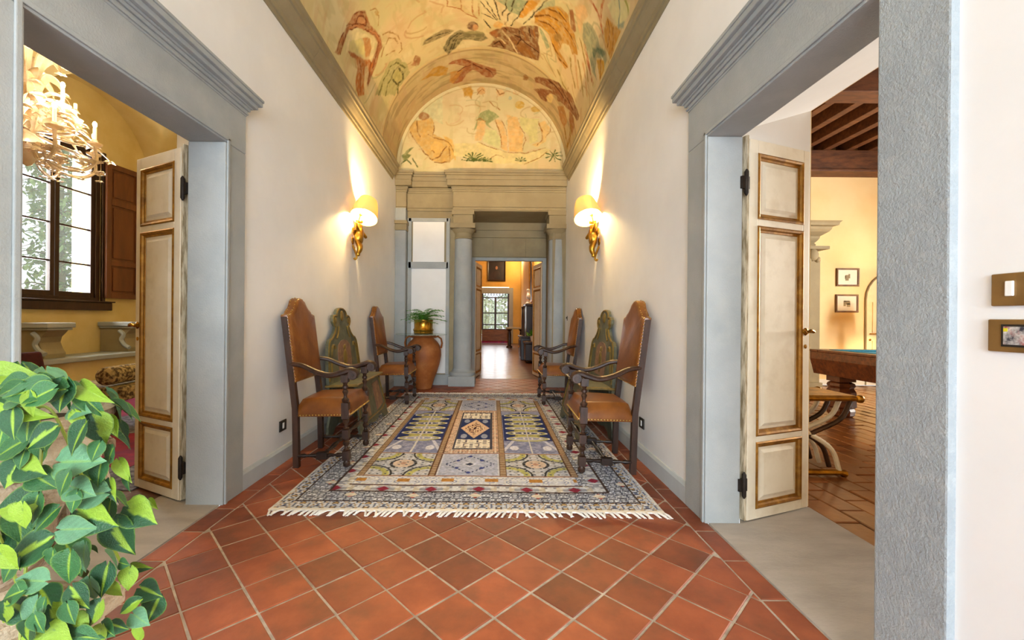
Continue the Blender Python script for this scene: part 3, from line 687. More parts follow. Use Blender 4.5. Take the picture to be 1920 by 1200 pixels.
FU='''p c9c49a 1 -1.46,4.39 -1.27,4.61 -1.1,4.82 -0.87,4.97 -0.87,4.7 -0.87,4.43 -1.03,4.51 -1.27,4.5
p cda25a 1 -1.46,4.39 -1.33,4.49 -1.27,4.5 -1.07,4.55 -1.02,4.45 -1.03,4.29 -0.86,4.2 -0.73,4.09 -0.66,3.94 -0.75,3.79 -1.04,3.8 -1.16,3.95 -1.3,4.11 -1.41,4.26
p 9c6a40 1 -1.09,4.57 -1.11,4.53 -1.16,4.5 -1.21,4.5 -1.26,4.53 -1.28,4.57 -1.26,4.62 -1.22,4.64 -1.16,4.64 -1.11,4.62
p d8ac5c 1 -0.87,4.26 -0.7,4.18 -0.63,3.98 -0.66,3.81 -0.78,4.05
p dcb268 1 -0.84,4.05 -0.86,3.98 -0.92,3.94 -1,3.94 -1.06,3.98 -1.08,4.05 -1.06,4.11 -1,4.15 -0.92,4.15 -0.86,4.11
s 96672f 0.01 -1.42,4.29 -1.32,4.13 -1.19,3.96 -1.06,3.83
s 96672f 0.009 -1.11,4.26 -1,4.21 -0.85,4.18 -0.74,4.09 -0.67,3.95
s 96672f 0.009 -1.05,3.98 -1.01,3.95
s 96672f 0.012 -1.04,3.82 -0.92,3.89 -0.81,4.05
s 96672f 0.012 -1.3,4.48 -1.29,4.32 -1.24,4.21
s 96672f 0.01 -1.02,4.45 -1.03,4.26
s 96672f 0.01 -0.76,4.05 -0.75,3.81 -1,3.78
p 6f7540 1 -1.58,3.91 -1.46,4 -1.4,4.04 -1.35,4.04 -1.46,3.93 -1.4,3.91 -1.51,3.8
s 626a3a 0.013 -0.53,4.05 -0.47,3.94 -0.37,3.86
s 626a3a 0.013 -0.47,3.98 -0.32,3.92
s 626a3a 0.013 -0.46,3.81 -0.4,3.89 -0.27,3.86
s 626a3a 0.013 -1.38,3.85 -1.29,3.71
s 626a3a 0.013 -1.56,3.77 -1.48,3.84 -1.4,3.76
p cc9c3c 1 -0.65,5.1 -0.46,5.12 -0.35,5 -0.4,4.91 -0.48,4.92 -0.56,5.03
p c08f38 1 -0.52,5.04 -0.41,5.11 -0.36,5 -0.37,4.86 -0.44,4.94 -0.51,4.9
p 8f9560 1 -0.36,4.3 -0.28,4.53 -0.24,4.64 -0.09,4.69 0.04,4.62 0.1,4.57 -0.01,4.5 -0.09,4.46 -0.01,4.35 -0.12,4.43 -0.2,4.51
p d9b077 1 -0.28,4.51 -0.15,4.5 -0.14,4.32 -0.21,4.15 -0.33,4.16
p d9ae72 1 0.02,4.52 0.13,4.52 0.22,4.25 0.22,4 0.13,4.02 0.1,4.3
p c9c68e 1 -0.14,4.38 0.03,4.34 0.11,4.19 0.1,4.03 -0.01,4.07 -0.18,4.16
p cfc588 1 0.45,4.57 0.76,4.55 0.75,4.17 0.62,4.1 0.59,4.28 0.45,4.41
p ddb878 1 0.77,4.47 0.86,4.52 0.94,4.4 0.89,4.16 0.75,4.06 0.64,4.09 0.8,4.16 0.84,4.25
p dcb070 1 0.22,4.6 0.4,4.57 0.52,4.25 0.48,3.98 0.26,4 0.24,4.27
p d8c68e 1 -0.66,4.12 -0.25,4.13 -0.01,4.03 0.2,3.98 0.54,3.95 0.87,4.05 0.97,4.02 0.81,3.87 0.54,3.75 0.27,3.79 -0,3.78 -0.68,3.91
p c9a045 1 0.52,4.78 0.51,4.74 0.46,4.71 0.41,4.71 0.36,4.74 0.35,4.78 0.36,4.82 0.41,4.84 0.46,4.84 0.5,4.82
p c39a42 1 0.82,4.71 0.8,4.68 0.75,4.66 0.69,4.66 0.64,4.68 0.62,4.71 0.64,4.74 0.69,4.76 0.75,4.76 0.8,4.74
p a5ac98 1 0.29,5.05 0.28,5.03 0.26,5.02 0.23,5.02 0.2,5.03 0.19,5.05 0.2,5.07 0.23,5.08 0.26,5.08 0.28,5.07
p a5ac98 1 0.29,4.88 0.28,4.86 0.27,4.85 0.25,4.85 0.23,4.86 0.22,4.88 0.23,4.9 0.25,4.92 0.27,4.92 0.28,4.91
p d2a268 1 -0.14,5.01 -0.15,4.97 -0.19,4.95 -0.24,4.95 -0.28,4.97 -0.3,5.01 -0.28,5.05 -0.24,5.08 -0.19,5.08 -0.15,5.05
p dcb684 1 0.19,4.98 0.17,4.94 0.13,4.92 0.08,4.92 0.04,4.94 0.03,4.98 0.04,5.01 0.08,5.03 0.13,5.03 0.17,5.01
p dcae7c 1 0.47,4.99 0.46,4.96 0.42,4.94 0.37,4.94 0.33,4.96 0.31,4.99 0.33,5.02 0.37,5.04 0.42,5.04 0.46,5.02
s a9783f 0.011 -0.29,4.51 -0.23,4.54 -0.15,4.49
s a9783f 0.011 0.03,4.52 0.1,4.3 0.13,4.06
s a9783f 0.008 0.13,4.52 0.21,4.35 0.22,4.25
s a9783f 0.009 0.45,4.4 0.53,4.3 0.55,4.17 0.48,4.01
s a9783f 0.009 -0.25,4.13 -0.01,4.03 0.2,3.98 0.54,3.96 0.87,4.05
s a9783f 0.009 -0.06,3.85 0.04,3.92 0.16,3.88
s a9783f 0.009 0.52,3.76 0.74,3.87 0.89,3.98
s a9783f 0.011 0.76,4.49 0.82,4.35 0.83,4.2 0.75,4.09
s a9783f 0.011 0.04,5.04 0.09,4.94 0.18,4.98
s a9783f 0.009 0.34,5.03 0.39,4.95 0.45,5.01
s a9783f 0.011 -0.08,4.83 0.01,4.75 0.1,4.68
s a9783f 0.008 -0.28,4.95 -0.2,5.04 -0.14,5
s a9783f 0.008 0.96,4.52 0.94,4.33 0.89,4.23
s 56632f 0.012 1.02,3.92 1.1,3.92 1.17,3.92
s 56632f 0.012 1.02,3.92 1.08,3.87 1.14,3.85
s 56632f 0.012 1.02,3.92 1.04,3.85 1.05,3.81
s 56632f 0.012 1.02,3.92 0.99,3.86 0.95,3.82
s 56632f 0.012 1.02,3.92 0.95,3.89 0.88,3.88
s 56632f 0.014 1.02,3.92 0.95,3.94 0.88,3.95
s 56632f 0.01 1.02,3.92 0.99,3.97 0.95,4
s 56632f 0.01 1.02,3.92 1.04,3.98 1.05,4.02
s 56632f 0.014 1.02,3.92 1.08,3.96 1.14,3.98
s 56632f 0.012 -0.33,3.81 -0.44,3.82 -0.54,3.83
s 56632f 0.012 -0.33,3.81 -0.43,3.85 -0.52,3.88
s 56632f 0.014 -0.33,3.81 -0.41,3.88 -0.48,3.91
s 56632f 0.014 -0.33,3.81 -0.38,3.9 -0.43,3.94
s 56632f 0.014 -0.33,3.81 -0.35,3.91 -0.36,3.96
s 56632f 0.012 -0.33,3.81 -0.31,3.91 -0.3,3.96
s 56632f 0.014 -0.33,3.81 -0.28,3.9 -0.23,3.94
s 56632f 0.012 -0.33,3.81 -0.25,3.88 -0.18,3.92
s 56632f 0.01 -0.33,3.81 -0.23,3.85 -0.14,3.88
s 56632f 0.012 -0.33,3.81 -0.22,3.83 -0.12,3.83
s 56632f 0.014 -0.14,3.8 -0.2,3.81 -0.26,3.81
s 56632f 0.014 -0.14,3.8 -0.19,3.83 -0.24,3.85
s 56632f 0.014 -0.14,3.8 -0.17,3.85 -0.2,3.87
s 56632f 0.012 -0.14,3.8 -0.14,3.85 -0.14,3.88
s 56632f 0.012 -0.14,3.8 -0.11,3.85 -0.08,3.87
s 56632f 0.014 -0.14,3.8 -0.09,3.83 -0.04,3.85
s 56632f 0.014 -0.14,3.8 -0.08,3.81 -0.02,3.81
s 56632f 0.01 0.46,3.82 0.41,3.82 0.36,3.83
s 56632f 0.012 0.46,3.82 0.42,3.84 0.38,3.86
s 56632f 0.014 0.46,3.82 0.44,3.86 0.43,3.88
s 56632f 0.012 0.46,3.82 0.47,3.86 0.48,3.88
s 56632f 0.012 0.46,3.82 0.49,3.84 0.53,3.86
s 56632f 0.012 0.46,3.82 0.5,3.82 0.55,3.83'''
# vault: half cylinder, its last stretch painted as an arched band, and the lunette on the end wall
nu, nv = 520, 560
uu = np.linspace(-.10, PI*RV+.10, nu); vv = np.linspace(2.6, YE+.03, nv)
U, V_ = np.meshgrid(uu, vv, indexing='ij'); u = U.ravel(); v = V_.ravel()
th = PI-np.clip(U/RV, 0, PI); X = XC+RV*np.cos(th); Z = ZS+RV*np.sin(th); low = np.where(U < 0, U, np.where(U > PI*RV, PI*RV-U, 0)); Z = Z+low
col = fresco_ground(u, v, 3)
for k in range(70):                                # loose cloud and drapery strokes
    cu, cv, a, ln = rng.uniform(0, 4.5), rng.uniform(2.7, 6.1), rng.uniform(0, PI), rng.uniform(.12, .4)
    sel = (abs(u-cu) < ln) & (abs(v-cv) < ln); p = [(cu+math.cos(a)*ln*(t-.5)+.06*math.sin(t*5+k), cv+math.sin(a)*ln*(t-.5)+.06*math.cos(t*4+k)) for t in np.linspace(0, 1, 6)]
    if sel.any():
        d = pdist(u[sel], v[sel], p, False); f = (1-sstep(.004, .02, d))*.5; t = col[sel]; t += (C(['#b08a58', '#c08a62', '#9a9a70', '#e6d6ae'][k % 4])-t)*f[:, None]; col[sel] = t
band = sstep(6.16, 6.20, v+(fbm(u*6, v*6, 9)-.5)*.05)
blend(col, band*.5, C('#bfa27a')); blend(col, (abs(v-6.19) < .022)*.8, C('#e0c898')); blend(col, (abs(v-6.235) < .016)*.5, C('#94734a'))
blend(col, band*sstep(.5, .7, fbm(u*16, v*3, 21))*.5, C('#c7a98a')); blend(col, band*sstep(.52, .7, fbm(u*3, v*14, 22))*.45, C('#8f7f56'))
paint(col, u, v, FV)
blend(col, sstep(.12, .0, np.minimum(u, PI*RV-u))*.35, C('#e8d9ae'))
ceiling = struct(empty('ceiling'), 'barrel vaulted corridor ceiling covered with a faded figurative fresco', 'ceiling')
grid_obj('painted_vault', X, V_, Z, col, 'fresco', ceiling)
nl, nh = 300, 170
lx = np.linspace(-1, 1, nl); lz = np.linspace(0, 1, nh); A, B = np.meshgrid(lx, lz, indexing='ij')
LX = XC+A*RV; top = ZS+np.sqrt(np.clip(RV*RV-(LX-XC)**2, 0, None)); LZ = 3.58+B*(top-3.58)
u = LX.ravel(); v = LZ.ravel(); col = fresco_ground(u+9, v, 13); blend(col, np.full(len(u), .35), C('#e0cd9c'))
for k in range(40):
    cu, cv = rng.uniform(-1.4, 1.0), rng.uniform(3.9, 5.0); a = rng.uniform(0, 6.28); p = [(cu+.1*math.cos(a+t)*(1+.4*t), cv+.1*math.sin(a+t)) for t in np.linspace(0, 2.6, 6)]
    d = pdist(u, v, p, False); blend(col, (1-sstep(.004, .016, d))*.4, C(['#b08850', '#c8925e', '#a8a878', '#d9a98a'][k % 4]))
paint(col, u, v, FU, .01)
rim = RV-np.hypot(u-XC, np.maximum(v-ZS, 0)); blend(col, (rim < .045)*.6*(v > ZS), C('#e8d8ac')); blend(col, (abs(rim-.055) < .01)*.4*(v > ZS), C('#b08f5c'))
grid_obj('painted_lunette', LX, np.full_like(LX, YE+.02), LZ, col, 'fresco', ceiling)
# plain stretch of the vault behind the photographer
b = MB(); n = 24; pts = [(XC-RV, ZS-.1)]+[(XC+RV*math.cos(PI-PI*k/n), ZS+RV*math.sin(PI-PI*k/n)) for k in range(n+1)]+[(XC+RV, ZS-.1)]
vs = [(x, y, z) for y in (YB, 2.6) for x, z in pts]; k = len(pts)
b.add(vs, [(i, i+1, k+i+1, k+i) for i in range(k-1)]); obj('plain_vault', b, 'plaster_cream', ceiling, smooth=True)
# ------------------------------------------------------------------ hall rug
RX0, RX1, RY0, RY1 = -1.315, 1.03, 2.50, 6.34
def hsh(a, b, s):
    n = (a.astype(np.int64)*374761393+b.astype(np.int64)*668265263+s*362437) & 0xffffffff; n = ((n ^ (n >> 13))*1274126177) & 0xffffffff
    return (n ^ (n >> 16)) & 0xffff
def motif(x, y, cell, seed, pal, q=5, alt=2):
    i = np.floor(x/cell); j = np.floor(y/cell); a = np.abs((x/cell-i)-.5)*2; b = np.abs((y/cell-j)-.5)*2
    par = ((i+j) % alt).astype(np.int64)
    k = hsh(np.floor(a*q), np.floor(b*q), seed) ; k2 = hsh(np.floor(a*q), np.floor(b*q), seed+91)
    idx = np.where(par == 0, k, k2) % len(pal)
    return np.array([C(p) for p in pal])[idx], i, j, a, b
nu, nv = 400, 600
xs = np.linspace(RX0, RX1, nu); ys = np.linspace(RY0, RY1, nv); X, Y = np.meshgrid(xs, ys, indexing='ij'); x = X.ravel(); y = Y.ravel()
BK = ['#33343e', '#cfd0d2', '#b4b7be', '#4a4a54', '#dadbde', '#8a8e9c', '#383840']
col, *_ = motif(x, y, .062, 5, BK, 4)
dE = np.minimum.reduce([x-RX0, RX1-x, y-RY0, RY1-y])     # distance to the edge
mb_, i, j, a, b = motif(x, y, .2, 8, ['#7c2438', '#a84a3a', '#d9cdb8', '#30262a'], 4, 2)
dia = (a+b < .42) & ((i+j) % 2 == 0)
col[dia] = mb_[dia]
m1 = dE < .10; c1, *_ = motif(x, y, .1, 15, ['#d0d0d0', '#c6c8cc', '#6f7488', '#b08f5c', '#3c4258', '#d8d8d8'], 5); col[m1] = c1[m1]
m0 = dE < .012; col[m0] = C('#d9d4ca')
for d0 in (.105, .255, .262): col[abs(dE-d0) < .006] = C('#4a3a34')
m2 = (dE > .265) & (dE < .36); c2, i, j, a, b = motif(x, y, .16, 23, ['#d4d3d0', '#c4b9a6', '#c6c8d0', '#9a9aa0', '#d8d5d0'], 4); col[m2] = c2[m2]
s2 = m2 & (a+b < .55) & ((i+j) % 2 == 0); col[s2] = C('#8a2f40')
# field
FX0, FX1, FY0, FY1 = -.945, .605, 3.03, 5.82
fm = (x > FX0) & (x < FX1) & (y > 2.87) & (y < 5.98)
band = fm & ((y < FY0) | (y > FY1)); c3, i, j, a, b = motif(x, y, .13, 29, ['#ccccd0', '#d6d4d0', '#c2c4cc', '#8d93ac', '#d9d6cf'], 5); col[band] = c3[band]
ob = band & (np.abs(np.mod(x+.15, .31)-.155) < .045) & (np.abs(np.where(y < 4, y-2.955, y-5.9)) < .03); col[ob] = C('#b5803f')
f = (x > FX0) & (x < FX1) & (y > FY0) & (y < FY1); col[f] = C('#b6b5b8')
cols = [FX0, -.43, .09, FX1]; rows = [FY0, 3.54, 5.18, FY1]
for ci in range(3):
    for ri in range(3):
        x0, x1 = cols[ci]+.025, cols[ci+1]-.02; y0, y1 = rows[ri]+.012, rows[ri+1]-.012
        s = (x > x0) & (x < x1) & (y > y0) & (y < y1); lx = (x-(x0+x1)/2)/((x1-x0)/2); ly = (y-(y0+y1)/2)/((y1-y0)/2)
        if ci == 1 and ri != 1:                       # pale blue lozenge panels
            col[s] = C('#a9adc0'); e = np.abs(lx)*.95+np.abs(ly)*.95
            n2 = fbm(x*40, y*40, 3); col[s & (n2 > .56)] = C('#b9bccb')
            col[s & (np.abs(e-.75) < .05) & (np.mod(lx*9, 1) < .5)] = C('#4a5270'); col[s & (e < .14)] = C('#3a3f56'); col[s & (e > .14) & (e < .24)] = C('#c9cbd6')
            for (px_, py_) in ((.4, .35), (-.4, .35), (.4, -.35), (-.4, -.35), (0, .75), (0, -.75)): col[s & (np.hypot((lx-px_)*1.3, ly-py_) < .09)] = C('#3f4a86')
            col[s & (np.abs(lx) > .93)] = C('#c9c9cc')
        elif ci == 1:                                 # centre medallion panel
            c4, *_ = motif(x, y, .075, 37, ['#c7ab92', '#b98a70', '#ddd0be', '#6b5048', '#d4c2ae'], 4); col[s] = c4[s]
            t = s & (np.abs(lx) < .74) & (np.abs(ly) < .88); col[t] = C('#43414e')
            t = s & (np.abs(lx) < .66) & (np.abs(ly) < .84); c5, *_ = motif(x, y, .12, 41, ['#e0d8c8', '#d8cbb4', '#5c5660', '#e4dccf'], 4); col[t] = c5[t]
            t = s & (np.abs(lx) < .66) & (np.abs(ly) < .50); col[t] = C('#27345f'); tt = t & (np.hypot(np.abs(lx)-.42, (np.abs(ly)-.36)*1.4) < .13); col[tt] = C('#8f96b0')
            e = np.abs(lx)*1.25+np.abs(ly)*1.75; t = s & (e < .78); col[t] = C('#cfae92'); t = s & (e < .55); c6, *_ = motif(lx*.3, ly*.3, .08, 43, ['#d6c0a0', '#5a2f36', '#c9a888'], 4); col[t] = c6[t]; col[s & (e < .10)] = C('#3a2028')
        elif ri == 1:                                 # long blue garden panels
            col[s] = C('#7d82a2'); n2 = fbm(x*30, y*30, 8); col[s & (n2 > .55)] = C('#9699b4')
            t = s & (ly > -.55) & (np.abs(lx) < .97); col[t] = C('#263263')
            rr_ = (ly+.58)/1.4*6; tt_ = np.abs(rr_-np.floor(rr_)-.5); arc = .42*np.cos(np.clip(np.abs(lx)*1.75, 0, PI/2)); od = np.mod(np.floor(rr_), 2)
            inn = s & (np.abs(lx) < .88) & (ly > -.58) & (ly < .82)
            col[inn & (tt_ < arc) & (od == 0)] = C('#8d93b4'); col[inn & (np.abs(tt_-arc) < .09)] = C('#b3ad72'); col[inn & (np.abs(tt_-arc*.5) < .07) & (np.abs(lx) < .6)] = C('#b9b6b2')
            col[inn & (np.hypot(np.mod(lx*3, 1)-.5, tt_) < .13)] = C('#d0cdd0'); col[inn & (tt_ > .44) & (np.abs(lx) < .5)] = C('#a8a050')
            t = s & (ly > .72+.2*(1-np.abs(lx))); col[t] = C('#8d92b0')
            t = s & (ly < -.55) & (np.abs(np.abs(lx)*.9+ly+.0) < .06); col[t] = C('#c7c6d2'); t = s & (np.hypot((np.abs(lx)-.62)*1.2, (ly+.82)*2.6) < .2); col[t] = C('#d2d0d8')
            t = s & (np.abs(lx) < .03); col[t] = C('#c9c6c0')
        else:                                         # pale corner panels with yellow scrolls
            c7, *_ = motif(x, y, .14, 51, ['#bfc0c6', '#c9c9cc', '#a9abb4', '#b9b6b4'], 5); col[s] = c7[s]
            e = np.hypot(np.abs(lx)-.98, (np.abs(ly)-.98)); t = s & (np.abs(e-.62) < .10); col[t] = C('#b5b06a'); t = s & (np.abs(e-.78) < .035); col[t] = C('#3a3a38')
            e = np.hypot(lx, ly); t = s & (e < .34); col[t] = C('#cdb6a2'); t = s & (np.abs(e-.40) < .05) & (np.abs(lx) > .2); col[t] = C('#3a3838'); t = s & (e < .1); col[t] = C('#b08a78')
            t = s & (np.hypot(np.mod(np.abs(lx)*4, 1)-.5, np.mod(np.abs(ly)*4, 1)-.5) < .16); col[t] = C('#5a5c68')
for cx in cols:
    t = (np.abs(x-cx) < .024) & (y > FY0-.01) & (y < FY1+.01); col[t] = C('#a58c70'); col[t & (np.abs(np.mod(y, .05)-.025) < .008)] = C('#8a6a4c')
    col[(np.abs(np.abs(x-cx)-.024) < .004) & (y > FY0) & (y < FY1)] = C('#5c3f30')
for cy in rows: col[(np.abs(y-cy) < .010) & (x > FX0) & (x < FX1)] = C('#97705a')
t = (np.abs(np.where(y < 4, y-2.865, y-5.985)) < .008) & (x > FX0-.02) & (x < FX1+.02); col[t] = C('#5a4038')
col *= (.62+.76*fbm(x*75, y*75, 66))[:, None]*np.array([.90, .97, 1.1])
rug = empty('hall_rug', label='long patterned rug with blue and cream panels and white fringe in the corridor', cat='rug')
Zr = .009+.0025*np.sin(X*7+Y*3)*np.sin(Y*5)
pile = grid_obj('rug_pile', X, Y, Zr, col, 'rug', rug)
b = MB(); b.box(RX0+.001, RX1-.001, RY0+.001, RY1-.001, .0015, .006); obj('rug_backing', b, 'fringe', rug)
b = MB(); b.box(RX0, RX1, RY0-.022, RY0+.004, .002, .012); obj('selvedge', b, 'fringe', rug, bevel=.003)
b = MB(); b.box(RX0, RX1, RY1-.004, RY1+.02, .002, .012); obj('selvedge', b, 'fringe', rug, bevel=.003)
tas = []
for k in range(5):
    b = MB(); sk = [.028, .02, .034, -.01, .026][k]
    b.tube([(0, 0, .008), (-sk*.3, -.018, .010), (-sk*.7, -.035, .008), (-sk, -.056, .004)], [.0052, .0062, .0075, .0052], 6)
    b.tube([(-sk*.8, -.04, .006), (-sk*1.3, -.060, .004)], [.005, .0025], 5); tas.append(mesh('tassel', b, smooth=True))
k = 0; n = 74
for i in range(n):
    o = link('tassel', tas[R_.randrange(5)], 'fringe', rug); o.location = (RX0+.01+(RX1-RX0-.02)*i/(n-1)+R_.uniform(-.006, .006), RY0-.02, 0)
    o.scale = ((1 if i < n*.62 else -1), R_.uniform(.8, 1.15), 1); o.rotation_euler = (0, 0, R_.uniform(-.15, .15))
for i in range(n):
    o = link('tassel', tas[R_.randrange(5)], 'fringe', rug); o.location = (RX0+.01+(RX1-RX0-.02)*i/(n-1), RY1+.018, 0); o.rotation_euler = (0, 0, PI)
# ------------------------------------------------------------------ painted door leaves
def door_leaf(name, loc, rz, w_, h, mirror, label, thick=.055, z0=.012, detail=True, panel_z=((.07, .45), (.485, 1.69), (1.73, 2.105))):
    s = -1 if mirror else 1
    root = struct(empty(name, loc, rz), label, 'door')
    k = h/2.18
    pz = [(a*k, b*k) for a, b in panel_z]; mx = .068
    b = MB(); b.box(0, s*w_, 0, thick, z0, h); obj('panel_core', MB().box(s*mx, s*(w_-mx*.8), .016, thick-.016, z0+.05, h-.05), 'cream_paint', root)
    def part(nm, x0, x1, a, c, m='cream_paint'): obj(nm, MB().box(s*x0, s*x1, 0, thick, a, c), m, root, bevel=.004)
    part('stile', 0, mx, z0, h); part('stile', w_-mx*.8, w_, z0, h)
    zs = [z0]+[q for p in pz for q in p]+[h]
    for i in range(0, len(zs), 2): part('rail', mx, w_-mx*.8, zs[i], zs[i+1])
    if detail: obj('hinge_strip', MB().box(s*-.014, 0, .004, thick+.012, z0, h+.02), 'cream_worn', root, bevel=.003)
    for a, c in pz:
        Mf = lambda u, v, hh: (s*u, .016-hh, v)
        m = MB().frame(mx-.001, w_-mx*.8+.001, a-.001, c+.001, [(0, 0), (0, .018), (.008, .022), (.018, .018), (.024, .008), (.034, .006), (.036, 0)], Mf); obj('gilt_moulding', m, 'gilt', root)
        f = MB(); i0 = .05; i1 = .068
        x0, x1 = mx, w_-mx*.8
        q = [(x0+.034, a+.034, .001), (x1-.034, a+.034, .001), (x1-.034, c-.034, .001), (x0+.034, c-.034, .001),
             (x0+i0, a+i0, .004), (x1-i0, a+i0, .004), (x1-i0, c-i0, .004), (x0+i0, c-i0, .004),
             (x0+i1, a+i1, .013), (x1-i1, a+i1, .013), (x1-i1, c-i1, .013), (x0+i1, c-i1, .013)]
        f.add([Mf(*t) for t in q], [(j, (j+1) % 4, 4+(j+1) % 4, 4+j) for j in range(4)]+[(4+j, 4+(j+1) % 4, 8+(j+1) % 4, 8+j) for j in range(4)]+[(8, 9, 10, 11)])
        obj('raised_panel', f, 'cream_paint', root)
    if detail:
        hd = MB(); hx = s*(w_-.03); hz = 1.085
        hd.lathe([(.022, 0), (.024, -.004), (.014, -.010), (.010, -.012)], (hx, 0, hz), 12, 'y'); hd.tube([(hx, -.008, hz), (hx, -.045, hz)], .008, 8)
        hd.tube(curve_pts([(hx+s*.006, -.045, hz), (hx-s*.03, -.050, hz+.008), (hx-s*.065, -.047, hz-.004), (hx-s*.085, -.042, hz+.006)], 10), [.009, .009, .009, .0085, .008, .008, .0085, .009, .010, .008][:10], 8)
        obj('door_handle', hd, 'brass', root, smooth=True)
        hb = MB(); hb.tube([(hx, thick, hz), (hx, thick+.045, hz)], .008, 8); hb.tube(curve_pts([(hx, thick+.045, hz), (hx+s*.04, thick+.05, hz+.012), (hx+s*.075, thick+.045, hz+.004)], 8), .008, 8); obj('door_handle', hb, 'brass', root, smooth=True)
        obj('keyhole_plate', MB().lathe([(.013, 0), (.013, -.003), (.004, -.004)], (hx, 0, hz-.09), 12, 'y'), 'brass', root, smooth=True)
        for z in (.22, 1.93):
            g = MB(); g.box(s*-.06, s*-.005, -.004, .012, z-.035, z+.035); g.tube([(s*-.03, -.008, z-.06), (s*-.03, -.008, z+.06)], [.004]+[.011]*0+[.004], 8); g.lathe([(.004, -.075), (.012, -.06), (.012, .06), (.004, .075)], (s*-.03, -.004, z), 10)
            obj('hinge', g, 'iron', root, smooth=True)
    return root
door_leaf('door_1', (-1.925, 2.583, 0), -math.radians(25.8), .51, 2.19, True, 'cream panelled door leaf with gilt mouldings standing open in the left doorway')
door_leaf('door_2', (1.455, 2.382, 0), math.radians(21.1), .515, 2.185, False, 'cream panelled door leaf with gilt mouldings standing open in the right doorway')
door_leaf('door_3', (-.325, 8.06, 0), math.radians(80), .62, 2.235, False, 'narrow cream door leaf folded back on the left of the end doorway', detail=False)
door_leaf('door_4', (.94, 8.06, 0), -math.radians(80), .62, 2.235, True, 'narrow cream door leaf folded back on the right of the end doorway', detail=False)

